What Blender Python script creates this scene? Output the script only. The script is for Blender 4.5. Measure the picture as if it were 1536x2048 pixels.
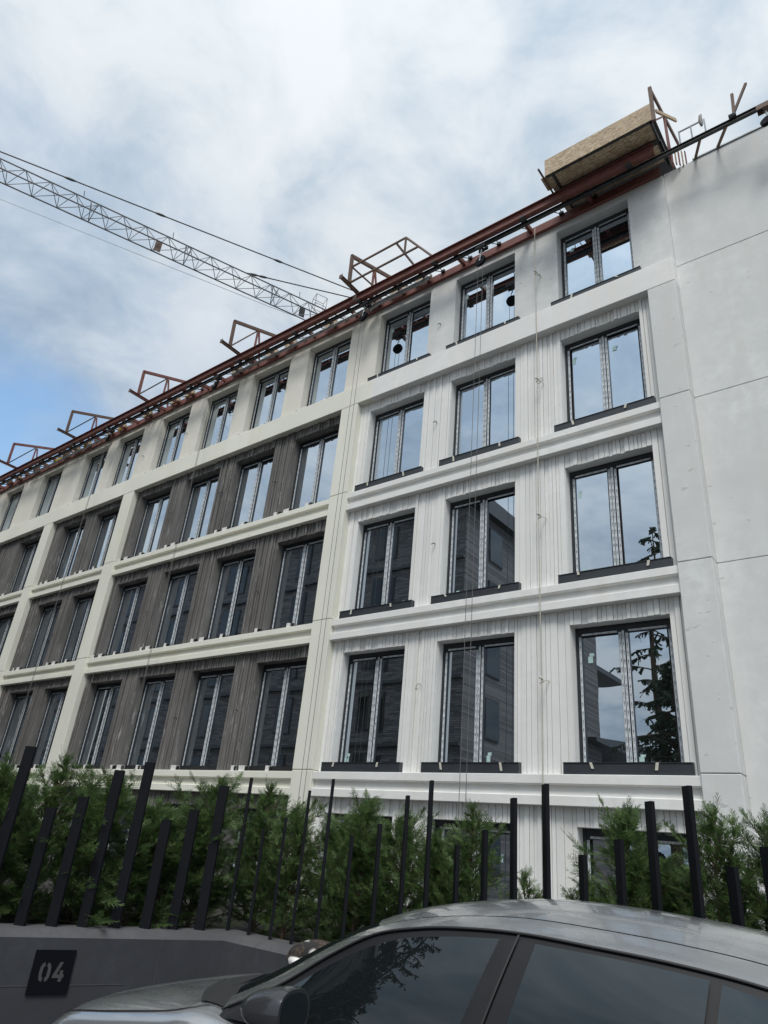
import bpy, bmesh, math, random
import numpy as np
from mathutils import Vector, Matrix

random.seed(4); rng = np.random.default_rng(4)
S = bpy.context.scene
for o in list(bpy.data.objects): bpy.data.objects.remove(o)
C = S.collection
E = 1.70                                    # eye height above the street

# ------------------------------------------------------------------ camera
cam = bpy.data.cameras.new('camera'); camo = bpy.data.objects.new('camera', cam); C.objects.link(camo)
cam.sensor_fit = 'VERTICAL'; cam.sensor_height = 36.0; cam.lens = 1377.72 / 2048 * 36.0
cam.clip_start = 0.05; cam.clip_end = 3000
yaw, pitch, roll = math.radians(-40.0386), math.radians(26.2238), math.radians(5.5385)
fw = Vector((math.sin(yaw)*math.cos(pitch), math.cos(yaw)*math.cos(pitch), math.sin(pitch)))
rt = Vector((math.cos(yaw), -math.sin(yaw), 0)); up = rt.cross(fw)
r2 = rt*math.cos(roll) + up*math.sin(roll); u2 = up*math.cos(roll) - rt*math.sin(roll)
camo.matrix_world = Matrix(((r2.x, u2.x, -fw.x, 0), (r2.y, u2.y, -fw.y, 0), (r2.z, u2.z, -fw.z, E), (0, 0, 0, 1)))
S.camera = camo
S.render.resolution_x, S.render.resolution_y = 768, 1024

# ------------------------------------------------------------------ light
SUN_EL, SUN_AZ = math.radians(57), math.radians(150)      # azimuth clockwise from +Y: behind the camera, to the right
sund = Vector((math.sin(SUN_AZ)*math.cos(SUN_EL), math.cos(SUN_AZ)*math.cos(SUN_EL), math.sin(SUN_EL)))
sl = bpy.data.lights.new('sun', 'SUN'); sl.energy = 1.5; sl.angle = math.radians(18); sl.color = (1.0, 0.97, 0.92)
so = bpy.data.objects.new('sun', sl); C.objects.link(so)
so.rotation_euler = (-sund).to_track_quat('-Z', 'Y').to_euler()
S.view_settings.view_transform = 'Standard'; S.view_settings.look = 'None'
S.view_settings.exposure = 0.60; S.view_settings.gamma = 1.0
S.view_settings.use_curve_mapping = False

W = bpy.data.worlds.new('World'); S.world = W; W.use_nodes = True
nt = W.node_tree; N = nt.nodes; L = nt.links; N.clear()
def nd(t, **kw):
    n = N.new(t)
    for k, v in kw.items(): setattr(n, k, v)
    return n
def mth(op, a, b=None, c=None, clamp=False):
    n = nd('ShaderNodeMath', operation=op, use_clamp=clamp)
    for i, x in enumerate((a, b, c)):
        if x is None: continue
        if isinstance(x, (int, float)): n.inputs[i].default_value = x
        else: L.new(x, n.inputs[i])
    return n.outputs[0]
def vmth(op, a, b=None):
    n = nd('ShaderNodeVectorMath', operation=op)
    for i, x in enumerate((a, b)):
        if x is None: continue
        if isinstance(x, (tuple, list, Vector)): n.inputs[i].default_value = tuple(x)
        else: L.new(x, n.inputs[i])
    return n.outputs['Value'] if op == 'DOT_PRODUCT' else n.outputs[0]
def ramp(fac, stops):
    n = nd('ShaderNodeValToRGB'); L.new(fac, n.inputs[0]); e = n.color_ramp.elements
    while len(e) > len(stops): e.remove(e[-1])
    while len(e) < len(stops): e.new(0.5)
    for k, (p, c) in enumerate(stops):
        e[k].position = p; e[k].color = (*c, 1) if len(c) == 3 else c
    return n.outputs[0]
tc = nd('ShaderNodeTexCoord'); dirv = tc.outputs['Generated']
sky = nd('ShaderNodeTexSky', sky_type='NISHITA'); sky.sun_disc = False
sky.sun_elevation = SUN_EL; sky.sun_rotation = SUN_AZ; sky.air_density = 1.0; sky.dust_density = 1.5; sky.ozone_density = 1.5
sx = nd('ShaderNodeSeparateXYZ'); L.new(dirv, sx.inputs[0])
den = mth('ADD', mth('MAXIMUM', sx.outputs[2], 0.0), 0.22)
cx = nd('ShaderNodeCombineXYZ'); L.new(mth('DIVIDE', sx.outputs[0], den), cx.inputs[0]); L.new(mth('DIVIDE', sx.outputs[1], den), cx.inputs[1])
cx.inputs[2].default_value = 3.1
def cnoise(vec, scale, detail, rough, dist, off):
    mp = nd('ShaderNodeMapping'); L.new(vec, mp.inputs[0]); mp.inputs['Location'].default_value = off
    n = nd('ShaderNodeTexNoise'); L.new(mp.outputs[0], n.inputs['Vector'])
    n.inputs['Scale'].default_value = scale; n.inputs['Detail'].default_value = detail
    n.inputs['Roughness'].default_value = rough; n.inputs['Distortion'].default_value = dist
    return n.outputs[0]
n1 = cnoise(cx.outputs[0], 1.9, 8, 0.55, 0.25, (0.3, 1.7, 0))       # broad light and dark banks
n2 = cnoise(cx.outputs[0], 5.2, 8, 0.58, 0.35, (4.2, 0.4, 0))       # torn smaller structure
nb = mth('ADD', mth('MULTIPLY', n1, 0.52), mth('MULTIPLY', n2, 0.48))
cloud = ramp(nb, [(0.40, (4.5, 5.5, 6.6)), (0.46, (5.6, 6.6, 7.6)), (0.505, (6.7, 7.5, 8.3)), (0.555, (7.9, 8.5, 9.0)), (0.62, (8.6, 9.1, 9.5))])
# thin cloud is brighter towards the veiled sun
sd = mth('MAXIMUM', vmth('DOT_PRODUCT', dirv, sund), 0.0)
glow = mth('ADD', 1.0, mth('MULTIPLY', mth('POWER', sd, 5.0), 0.9))
# overcast sky: brighter overhead than at the horizon
grad = mth('ADD', 0.60, mth('MULTIPLY', mth('MAXIMUM', sx.outputs[2], 0.0), 0.52))
cg = nd('ShaderNodeVectorMath', operation='SCALE'); L.new(cloud, cg.inputs[0]); L.new(mth('MULTIPLY', glow, grad), cg.inputs['Scale'])
# a break in the cloud low over the far end of the building
gapd = Vector(((-0.8616, 0.2685, 0.4308))).normalized()
gd = vmth('DOT_PRODUCT', dirv, gapd)
n3 = cnoise(cx.outputs[0], 3.2, 8, 0.58, 0.5, (1.1, 2.3, 0))
gap = mth('ADD', ramp(gd, [(0.88, (0, 0, 0)), (0.95, (0.20, 0.20, 0.20)), (0.988, (0.28, 0.28, 0.28)), (0.9985, (0.60, 0.60, 0.60))]), mth('MULTIPLY', n3, 0.62))
cover = ramp(gap, [(0.36, (1, 1, 1)), (0.50, (.84, .84, .84)), (0.66, (.74, .74, .74)), (0.80, (.40, .40, .40)), (0.93, (0.08, 0.08, 0.08))])
skc = nd('ShaderNodeVectorMath', operation='SCALE'); L.new(vmth('MULTIPLY', sky.outputs[0], (0.98, 1.10, 1.06)), skc.inputs[0]); skc.inputs['Scale'].default_value = 2.5
mix = nd('ShaderNodeMix', data_type='RGBA'); L.new(cover, mix.inputs['Factor']); L.new(skc.outputs[0], mix.inputs[6]); L.new(cg.outputs[0], mix.inputs[7])
bg = nd('ShaderNodeBackground'); L.new(mix.outputs[2], bg.inputs[0]); bg.inputs[1].default_value = 0.064
wo = nd('ShaderNodeOutputWorld'); L.new(bg.outputs[0], wo.inputs[0])

# ------------------------------------------------------------------ materials
class NT:
    def __init__(s, name):
        s.m = bpy.data.materials.new(name); s.m.use_nodes = True; s.t = s.m.node_tree; s.n = s.t.nodes; s.l = s.t.links
        s.b = s.n['Principled BSDF']; s.out = s.n['Material Output']
        s.co = s.n.new('ShaderNodeTexCoord')
    def new(s, t, **kw):
        n = s.n.new(t)
        for k, v in kw.items(): setattr(n, k, v)
        return n
    def noise(s, scale, detail=4, rough=.55, stretch=(1, 1, 1), vec=None, dist=0):
        mp = s.new('ShaderNodeMapping'); s.l.new(vec or s.co.outputs['Object'], mp.inputs[0]); mp.inputs['Scale'].default_value = stretch
        n = s.new('ShaderNodeTexNoise'); s.l.new(mp.outputs[0], n.inputs[0]); n.inputs['Scale'].default_value = scale
        n.inputs['Detail'].default_value = detail; n.inputs['Roughness'].default_value = rough; n.inputs['Distortion'].default_value = dist
        return n.outputs[0]
    def ramp(s, fac, stops):
        n = s.new('ShaderNodeValToRGB'); s.l.new(fac, n.inputs[0]); e = n.color_ramp.elements
        while len(e) > len(stops): e.remove(e[-1])
        while len(e) < len(stops): e.new(0.5)
        for k, (p, c) in enumerate(stops):
            if isinstance(c, (int, float)): c = (c, c, c)
            e[k].position = p; e[k].color = (*c, 1)
        return n.outputs[0]
    def mix(s, f, a, b, blend='MIX'):
        n = s.new('ShaderNodeMix', data_type='RGBA', blend_type=blend)
        for sock, x in ((n.inputs['Factor'], f), (n.inputs[6], a), (n.inputs[7], b)):
            if isinstance(x, (int, float)): sock.default_value = x
            elif isinstance(x, tuple): sock.default_value = (*x, 1)
            else: s.l.new(x, sock)
        return n.outputs[2]
    def math(s, op, a, b=None):
        n = s.new('ShaderNodeMath', operation=op)
        for i, x in enumerate((a, b)):
            if x is None: continue
            if isinstance(x, (int, float)): n.inputs[i].default_value = x
            else: s.l.new(x, n.inputs[i])
        return n.outputs[0]
    def bump(s, h, strength, dist=.01):
        n = s.new('ShaderNodeBump'); n.inputs['Strength'].default_value = strength; n.inputs['Distance'].default_value = dist
        s.l.new(h, n.inputs['Height']); s.l.new(n.outputs[0], s.b.inputs['Normal'])
    def set(s, **kw):
        for k, v in kw.items():
            k = k.replace('_', ' ')
            if isinstance(v, (int, float)): s.b.inputs[k].default_value = v
            elif isinstance(v, tuple): s.b.inputs[k].default_value = (*v, 1) if len(v) == 3 else v
            else: s.l.new(v, s.b.inputs[k])
        return s.m
def mul(c, k): return tuple(min(1, x*k) for x in c)
def plain(name, c, rough=.6, var=.12, scale=6, bump=.15, metal=0, bscale=60, bd=.004, **kw):
    t = NT(name); f = t.noise(scale, 5)
    col = t.mix(t.ramp(f, [(.3, 0), (.7, 1)]), mul(c, 1-var), mul(c, 1+var))
    if bump: t.bump(t.noise(bscale, 4), bump, bd)
    return t.set(Base_Color=col, Roughness=rough, Metallic=metal, **kw)
def plaster(name, c, stain=.10, streak=.10, spots=.0, k=1):
    t = NT(name)
    big = t.noise(.55*k, 5, .6); med = t.noise(3.2*k, 6, .65); st = t.noise(1.6*k, 5, .6, (1.2, 1.2, .12))
    col = t.mix(t.ramp(big, [(.35, 0), (.68, 1)]), mul(c, 1-stain), mul(c, 1+stain*.35))
    col = t.mix(t.ramp(med, [(.38, .9), (.62, 0)]), col, mul(c, 1-stain*.9), 'MIX') if stain > .06 else col
    col = t.mix(t.ramp(st, [(.52, 0), (.72, 1)]), col, mul((c[0], c[1]*.985, c[2]*.95), 1-streak))
    if spots:
        sp = t.noise(5.5, 2, .4, (1, 1, 2.2)); col = t.mix(t.math('MULTIPLY', t.ramp(sp, [(.70, 0), (.76, 1)]), spots), col, mul(c, .62))
    t.bump(t.noise(85, 5, .7), .12, .004)
    return t.set(Base_Color=col, Roughness=.85)
M = {}
M['white'] = plaster('white_plaster', (.83, .825, .80), .10, .08)
M['white_wall'] = plaster('white_grey_plaster', (.725, .73, .715), .15, .13, .7)
M['beige'] = plaster('beige_render', (.81, .80, .705), .06, .06)
M['beige_top'] = plaster('grey_beige_render', (.78, .75, .665), .09, .09)
def dark_rib():
    t = NT('dark_fluted_cladding'); a = t.noise(2.2, 5, .6, (1, 1, .25)); b = t.noise(11, 5, .7, (1, 1, .16)); cfl = t.noise(1.1, 3, .5, (1, 1, .5))
    col = t.mix(t.ramp(a, [(.3, 0), (.7, 1)]), (.105, .098, .093), (.185, .175, .166))
    sm = t.math('MULTIPLY', t.ramp(b, [(.56, 0), (.66, 1)]), t.ramp(cfl, [(.42, 0), (.60, 1)]))
    col = t.mix(t.math('MULTIPLY', sm, .8), col, (.46, .45, .43)); t.bump(t.noise(60, 4), .2, .004)
    return t.set(Base_Color=col, Roughness=.75)
M['dark_rib'] = dark_rib()
M['frame'] = plain('anthracite_frame', (.022, .026, .032), .38, .15, 4, .05)
M['sill'] = plain('anthracite_sheet', (.035, .040, .047), .42, .2, 5, .05)
def glass(name, tint, base, lo, hi, wav=.012):
    t = NT(name); t.n.remove(t.b)
    d = t.new('ShaderNodeBsdfDiffuse'); d.inputs[0].default_value = (*base, 1)
    g = t.new('ShaderNodeBsdfGlossy'); g.inputs[0].default_value = (*tint, 1); g.inputs['Roughness'].default_value = .004
    w = t.noise(.9, 2, .5); bp = t.new('ShaderNodeBump'); bp.inputs['Strength'].default_value = wav; bp.inputs['Distance'].default_value = .3
    t.l.new(w, bp.inputs['Height']); t.l.new(bp.outputs[0], g.inputs['Normal'])
    lw = t.new('ShaderNodeLayerWeight'); lw.inputs[0].default_value = .45
    mr = t.new('ShaderNodeMapRange'); t.l.new(lw.outputs['Facing'], mr.inputs[0]); mr.inputs[3].default_value = lo; mr.inputs[4].default_value = hi
    ms = t.new('ShaderNodeMixShader'); t.l.new(mr.outputs[0], ms.inputs[0]); t.l.new(d.outputs[0], ms.inputs[1]); t.l.new(g.outputs[0], ms.inputs[2])
    t.l.new(ms.outputs[0], t.out.inputs[0]); return t.m
M['pane'] = glass('coated_window_glass', (.80, .90, 1.0), (.012, .014, .014), .62, .97, .003)
def tape():
    t = NT('printed_protective_film'); uv = t.new('ShaderNodeSeparateXYZ'); t.l.new(t.co.outputs['UV'], uv.inputs[0])
    v = t.math('MULTIPLY', uv.outputs[1], 1/.155); fr = t.math('FRACT', v)
    on = t.math('MULTIPLY', t.math('GREATER_THAN', fr, .34), t.math('LESS_THAN', fr, .74))
    cen = t.math('LESS_THAN', t.math('ABSOLUTE', t.math('SUBTRACT', uv.outputs[0], .5)), .24)
    cmb = t.new('ShaderNodeCombineXYZ'); t.l.new(t.math('MULTIPLY', uv.outputs[0], 3.2), cmb.inputs[0]); t.l.new(t.math('MULTIPLY', uv.outputs[1], 85), cmb.inputs[1])
    ink = t.ramp(t.noise(1.0, 1, .5, vec=cmb.outputs[0]), [(.44, 0), (.50, 1)])
    bar = t.math('MULTIPLY', t.math('LESS_THAN', t.math('ABSOLUTE', t.math('SUBTRACT', fr, .2)), .025), cen)
    mk = t.math('MAXIMUM', t.math('MULTIPLY', t.math('MULTIPLY', on, cen), ink), bar)
    base = t.mix(t.ramp(t.noise(9, 4), [(.35, 0), (.65, 1)]), (.48, .52, .55), (.68, .72, .74))
    col = t.mix(t.math('MULTIPLY', mk, .9), base, (.03, .035, .045)); t.bump(t.noise(40, 3), .3, .004)
    return t.set(Base_Color=col, Roughness=.35)
M['tape'] = tape()
M['foam'] = plain('white_foam', (.72, .71, .68), .8, .08, 8, .3)
M['rubber'] = plain('black_bracket', (.015, .016, .018), .5, .2)
M['masking'] = plain('masking_tape', (.55, .52, .45), .7, .1, 20)
M['sticker'] = plain('paper_sticker', (.45, .62, .60), .6, .1, 20, 0)
def steel_red(name, c, rust):
    t = NT(name); a = t.noise(3.5, 6, .65); b = t.noise(18, 5, .7)
    col = t.mix(t.ramp(a, [(.35, 0), (.66, 1)]), c, mul(c, .68)); col = t.mix(t.math('MULTIPLY', t.ramp(b, [(.55, 0), (.68, 1)]), .6), col, rust)
    t.bump(b, .2, .004); return t.set(Base_Color=col, Roughness=.68)
M['red'] = steel_red('red_oxide_steel', (.225, .085, .068), (.11, .055, .035))
M['rust'] = steel_red('weathered_brown_steel', (.16, .095, .065), (.08, .045, .03))
M['dark_steel'] = plain('dark_grimy_steel', (.045, .045, .045), .5, .3, 7, .2, .3)
M['grey_steel'] = plain('galvanised_steel', (.40, .42, .43), .42, .18, 5, .15, .4)
def osb():
    t = NT('oriented_strand_board'); vo = t.new('ShaderNodeTexVoronoi'); mp = t.new('ShaderNodeMapping'); t.l.new(t.co.outputs['Object'], mp.inputs[0])
    mp.inputs['Scale'].default_value = (17, 48, 62); mp.inputs['Rotation'].default_value = (0.2, .35, .15); t.l.new(mp.outputs[0], vo.inputs[0]); vo.inputs['Scale'].default_value = 1.0
    sp = t.new('ShaderNodeSeparateColor'); t.l.new(vo.outputs['Color'], sp.inputs[0])
    col = t.ramp(sp.outputs[0], [(.0, (.26, .18, .105)), (.35, (.41, .305, .19)), (.7, (.53, .415, .275)), (1, (.63, .52, .37))])
    col = t.mix(t.math('MULTIPLY', t.ramp(t.noise(1.3, 4), [(.45, 0), (.7, 1)]), .35), col, (.25, .18, .11)); t.bump(sp.outputs[1], .25, .003)
    return t.set(Base_Color=col, Roughness=.7)
M['osb'] = osb()
M['crane'] = plain('crane_paint', (.13, .14, .15), .5, .25, .8, 0)
M['cable'] = plain('steel_cable', (.05, .055, .06), .5, .2, 2, 0)
M['rope'] = plain('pale_rope', (.50, .47, .40), .9, .2, 40, .5)
M['thin_rope'] = plain('grey_rope', (.14, .135, .125), .9, .2, 40, .3)
M['wall_dark'] = plaster('dark_grey_render', (.056, .059, .069), .34, .26, .5, 2.6)
M['coping'] = plaster('grey_coping', (.105, .105, .110), .3, .1, .5, 3)
M['post'] = plain('black_powder_coat', (.008, .009, .012), .7, .15, 5, .1, Specular_IOR_Level=.15)
M['plate'] = plain('black_plate', (.004, .005, .008), .7, .1, 5, .05, Specular_IOR_Level=.12)
M['digit'] = plain('grey_cutout_face', (.075, .075, .075), .8, .1, 10, .1, Specular_IOR_Level=.2)
M['asphalt'] = plain('asphalt', (.05, .05, .052), .9, .25, 3, .5, bscale=180)
M['paving'] = plain('grey_paving', (.11, .107, .104), .85, .15, 2, .3)
M['soil'] = plain('soil', (.022, .018, .014), .95, .3, 5, .6)
M['concrete'] = plain('concrete', (.30, .29, .28), .85, .15, 2, .2)
def ledger():
    t = NT('dark_split_stone_cladding'); br = t.new('ShaderNodeTexBrick'); mp = t.new('ShaderNodeMapping'); t.l.new(t.co.outputs['Object'], mp.inputs[0])
    mp.inputs['Rotation'].default_value = (math.radians(90), 0, 0); t.l.new(mp.outputs[0], br.inputs[0])
    br.inputs['Scale'].default_value = 1.0; br.inputs['Brick Width'].default_value = .62; br.inputs['Row Height'].default_value = .11; br.inputs['Mortar Size'].default_value = .012
    br.inputs['Color1'].default_value = (.030, .028, .029, 1); br.inputs['Color2'].default_value = (.22, .205, .20, 1); br.inputs['Mortar'].default_value = (.02, .02, .02, 1)
    f = t.noise(7, 4, .6, (1, 1, 4)); col = t.mix(t.ramp(f, [(.3, 0), (.7, .7)]), br.outputs[0], (.20, .19, .19), 'MIX'); t.bump(br.outputs[1], .6, .03)
    return t.set(Base_Color=col, Roughness=.8)
M['ledger'] = ledger()
M['opp_roof'] = plain('dark_roof_sheet', (.05, .052, .056), .5, .15)
M['opp_frame'] = plain('dark_window_frame', (.03, .03, .033), .5, .1)
M['opp_glass'] = glass('opposite_glass', (.9, .95, 1), (.010, .012, .012), .02, .22, 0)
M['house_wall'] = plain('grey_house_render', (.33, .32, .31), .85, .1)
M['balcony_glass'] = plain('balcony_glass', (.30, .42, .45), .15, .1, 2, 0)
def leafmat(name, a, b, tip, trans=.25):
    t = NT(name); f = t.noise(16, 3, .6); g = t.noise(1.4, 3, .6)
    col = t.mix(t.ramp(f, [(.33, 0), (.67, 1)]), a, b); col = t.mix(t.math('MULTIPLY', t.ramp(g, [(.6, 0), (.74, 1)]), .45), col, tip)
    t.set(Base_Color=col, Roughness=.55); tr = t.new('ShaderNodeBsdfTranslucent'); t.l.new(col, tr.inputs[0])
    ms = t.new('ShaderNodeMixShader'); ms.inputs[0].default_value = trans; t.l.new(t.b.outputs[0], ms.inputs[1]); t.l.new(tr.outputs[0], ms.inputs[2]); t.l.new(ms.outputs[0], t.out.inputs[0]); return t.m
M['cypress'] = leafmat('cypress_foliage', (.040, .078, .028), (.150, .235, .072), (.20, .17, .065), .36)
M['spruce'] = leafmat('conifer_foliage', (.018, .035, .018), (.042, .070, .030), (.06, .06, .03))
M['bark'] = plain('bark', (.11, .075, .05), .9, .3, 14, .6)
M['carpaint'] = None
def carpaint():
    t = NT('dusty_grey_car_paint'); f = t.noise(3.2, 5, .6, (1, 2.5, 1)); g = t.noise(55, 3)
    ge = t.new('ShaderNodeNewGeometry'); sn = t.new('ShaderNodeSeparateXYZ'); t.l.new(ge.outputs['Normal'], sn.inputs[0])
    dust = t.math('MULTIPLY', t.ramp(f, [(.40, .10), (.60, 1)]), t.ramp(sn.outputs[2], [(.72, 0), (.97, 1)]))       # dust settles on what lies flat
    col = t.mix(dust, (.43, .44, .455), (.30, .305, .31)); rg = t.math('ADD', .20, t.math('MULTIPLY', dust, .16))
    return t.set(Base_Color=col, Roughness=rg, Metallic=.75, Coat_Weight=.8, Coat_Roughness=t.math('ADD', .01, t.math('MULTIPLY', dust, .09)))
M['carpaint'] = carpaint()
M['mirror'] = plain('mirror_shell_dark_reflection', (.05, .052, .056), .14, .1, 4, 0, .3)  # body-grey shell, darkened in the base colour for the dark tree it reflects
M['trim'] = plain('satin_black_trim', (.016, .016, .018), .5, .15, 6, .05, Specular_IOR_Level=.18)
M['blacktrim'] = plain('matt_black_trim', (.010, .010, .011), .6, .1, 6, .1)
M['carglass'] = glass('tinted_car_glass', (.80, .90, .95), (.008, .010, .011), .03, .26, .002)
M['tyre'] = plain('tyre_rubber', (.02, .02, .02), .85, .1)
M['alloy'] = plain('alloy_rim', (.35, .35, .36), .3, .1, 5, 0, .9)
def catfur():
    t = NT('calico_fur'); a = t.noise(7.5, 3, .5, dist=.6); b = t.noise(26, 4, .65, dist=1.2); w = t.noise(5.2, 2, .4, (1, 1, 1), dist=.3)
    col = t.ramp(b, [(.40, (.012, .009, .008)), (.50, (.04, .027, .018)), (.60, (.09, .064, .042)), (.72, (.17, .13, .09))])
    col = t.mix(t.ramp(a, [(.46, 0), (.52, 1)]), col, (.020, .018, .017)); col = t.mix(t.ramp(w, [(.55, 0), (.59, 1)]), col, (.78, .76, .72))
    t.bump(t.noise(160, 3, .7, (1, 1, 3)), .5, .006); return t.set(Base_Color=col, Roughness=.85)
M['cat'] = catfur()

# ------------------------------------------------------------------ mesh helpers
ORG = {}
def fix_origin(o, org): ORG[o.name] = Vector(org)
class MB:
    def __init__(s): s.v = []; s.f = []; s.uv = None
    def poly(s, pts):
        k = len(s.v); s.v += [tuple(p) for p in pts]; s.f.append(tuple(range(k, k+len(pts)))); return s
    def box(s, x0, x1, y0, y1, z0, z1):
        k = len(s.v)
        s.v += [(x0,y0,z0),(x1,y0,z0),(x1,y1,z0),(x0,y1,z0),(x0,y0,z1),(x1,y0,z1),(x1,y1,z1),(x0,y1,z1)]
        s.f += [tuple(k+i for i in q) for q in ((0,3,2,1),(4,5,6,7),(0,1,5,4),(1,2,6,5),(2,3,7,6),(3,0,4,7))]; return s
    def prism(s, prof, x0, x1):          # profile of (y,z), counter-clockwise seen from +x, swept along x
        k = len(s.v); n = len(prof)
        s.v += [(x0, a, b) for a, b in prof] + [(x1, a, b) for a, b in prof]
        s.f += [tuple(k+n-1-i for i in range(n)), tuple(k+n+i for i in range(n))]
        s.f += [(k+i, k+(i+1) % n, k+n+(i+1) % n, k+n+i) for i in range(n)]; return s
    def bar(s, p, q, w, h=None, upv=(0, 0, 1)):
        p, q = Vector(p), Vector(q); d = (q-p).normalized(); h = h or w
        u = Vector(upv); a = d.cross(u)
        if a.length < 1e-4: a = d.cross(Vector((1, 0, 0)))
        a.normalize(); b = a.cross(d); k = len(s.v)
        for c in (p, q):
            for i, j in ((-1,-1),(1,-1),(1,1),(-1,1)): s.v.append(tuple(c + a*(i*w/2) + b*(j*h/2)))
        s.f += [(k,k+3,k+2,k+1),(k+4,k+5,k+6,k+7)] + [(k+i, k+(i+1) % 4, k+4+(i+1) % 4, k+4+i) for i in range(4)]; return s
    def tube(s, pts, r, n=8, cap=True):
        pts = [Vector(p) for p in pts]; k = len(s.v); m = len(pts); rr = r if isinstance(r, (list, tuple)) else [r]*m
        prev = None
        for i, p in enumerate(pts):
            d = (pts[min(i+1, m-1)] - pts[max(i-1, 0)]).normalized()
            a = prev - d*prev.dot(d) if prev is not None else d.orthogonal()
            if a.length < 1e-5: a = d.orthogonal()
            a.normalize(); prev = a; b = d.cross(a)
            for j in range(n):
                t = 2*math.pi*j/n; s.v.append(tuple(p + a*(rr[i]*math.cos(t)) + b*(rr[i]*math.sin(t))))
        for i in range(m-1):
            for j in range(n): s.f.append((k+i*n+j, k+i*n+(j+1) % n, k+(i+1)*n+(j+1) % n, k+(i+1)*n+j))
        if cap: s.f += [tuple(k+n-1-j for j in range(n)), tuple(k+(m-1)*n+j for j in range(n))]
        return s
    def disc(s, c, axis, r, th, n=20):
        c = Vector(c); a = Vector(axis).normalized(); return s.tube([c - a*th/2, c + a*th/2], r, n)
    def grid(s, P):                       # rows of points
        k = len(s.v); m = len(P[0])
        for r in P: s.v += [tuple(p) for p in r]
        for i in range(len(P)-1):
            for j in range(m-1): s.f.append((k+i*m+j, k+i*m+j+1, k+(i+1)*m+j+1, k+(i+1)*m+j))
        return s
    def strip(s, x0, x1, y, z0, z1, th=.004, horiz=False):     # thin film facing -y with its own UV
        k = len(s.f); s.box(x0, x1, y-th, y, z0, z1); s.uv = s.uv or {}
        for fi in range(k, k+6): s.uv[fi] = (x0, z0, x1-x0, z1-z0, horiz)
        return s
    def mesh(s, name, mat, org=(0, 0, 0), smooth=False):
        me = bpy.data.meshes.new(name); o = org
        me.from_pydata([(a-o[0], b-o[1], c-o[2]) for a, b, c in s.v], [], s.f)
        for m in (mat if isinstance(mat, list) else [mat]): me.materials.append(m)
        if smooth: me.polygons.foreach_set('use_smooth', [True]*len(me.polygons))
        if s.uv:
            uvl = me.uv_layers.new(name='UVMap'); off = random.random()*.15
            for p in me.polygons:
                x0, z0, w, h, hz = s.uv[p.index]
                for li in p.loop_indices:
                    co = s.v[me.loops[li].vertex_index]; a, b = co[0]-x0, co[2]-z0
                    uvl.data[li].uv = (b/h, a+off) if hz else (a/w, b+off)
        me.update(); return me
    def build(s, name, mat, parent=None, smooth=False, org=None, **props):
        o0 = Vector(org) if org is not None else (ORG[parent.name] if parent else Vector((0, 0, 0)))
        o = bpy.data.objects.new(name, s.mesh(name, mat, o0, smooth)); C.objects.link(o)
        if parent: o.parent = parent
        else: o.location = o0
        ORG[o.name] = o0
        for k, v in props.items(): o[k] = v
        return o
def link(name, me, parent, loc=(0, 0, 0), **props):      # another object on shared mesh data
    o = bpy.data.objects.new(name, me); C.objects.link(o); o.parent = parent; o.location = loc
    ORG[o.name] = ORG.get(parent.name, Vector((0, 0, 0)))
    for k, v in props.items(): o[k] = v
    return o
def thing(name, label, cat, loc=(0, 0, 0), group=None):
    o = bpy.data.objects.new(name, None); C.objects.link(o); o.location = loc; o.empty_display_size = .2
    o['label'] = label; o['category'] = cat
    if group: o['group'] = group
    ORG[o.name] = Vector(loc); return o
def tag(o, label, cat, group=None):
    o['label'] = label; o['category'] = cat
    if group: o['group'] = group
    return o
def bevel(o, w=.006, seg=1):
    m = o.modifiers.new('bevel', 'BEVEL'); m.width = w; m.segments = seg; m.limit_method = 'ANGLE'; m.angle_limit = math.radians(40); return o

# ------------------------------------------------------------------ ground
g = MB().poly([(-600, -600, 0), (600, -600, 0), (600, 600, 0), (-600, 600, 0)]).build('ground', M['paving'], kind='structure')
MB().poly([(-80, -1.2, .004), (40, -1.2, .004), (40, 5.2, .004), (-80, 5.2, .004)]).build('road', M['asphalt'], kind='structure')
MB().box(-80, 40, -3.9, -1.2, -.05, .12).build('pavement', M['paving'], kind='structure')
MB().poly([(-30, 5.72, .78), (12, 5.72, .78), (12, 8.6, .78), (-30, 8.6, .78)]).poly([(-30, 8.6, .78), (12, 8.6, .78), (12, 8.6, -.02), (-30, 8.6, -.02)]).build('planting_bed', M['soil'], kind='structure')

# ------------------------------------------------------------------ apartment building (z relative to the eye, lifted by E)
Zt = [.68, 4.24, 7.765, 11.29, 14.87]                    # heads of the openings, storeys 1..5
Bt = [-2.02, 1.506, 5.06, 8.63, 12.25]                   # top of the belt under each storey
OW = 1.865                                               # opening width
WR = [-11.12, -8.38, -5.31]                              # openings of the white bay
WM = [-22.32, -19.55, -16.91, -14.16]                    # of the long dark bay
WL = [-28.02, -25.40]                                    # of the short dark bay
WX = [-35.62, -31.82]                                    # of the far dark bay
YW, YB, YF = 12.25, 12.62, 12.455
PILLARS = [(-3.158, -2.572), (-12.093, -11.466), (-23.354, -22.649), (-29.455, -28.746), (-37.4, -36.7)]
BAYS = [('white', -11.466, -3.158, WR), ('dark', -22.649, -12.093, WM), ('dark', -28.746, -23.354, WL), ('dark', -36.7, -29.455, WX)]
B = thing('apartment_building', 'five storey building with white and dark fluted bays, pale pillars and taped new windows', 'building', (-15, 12.3, 0))
mats = {'white': M['white'], 'dark': M['dark_rib']}

# body behind the facade
MB().box(-46, 6, 12.66, 27, -.02, 15.1+E).build('building_core', M['concrete'], B)

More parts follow.
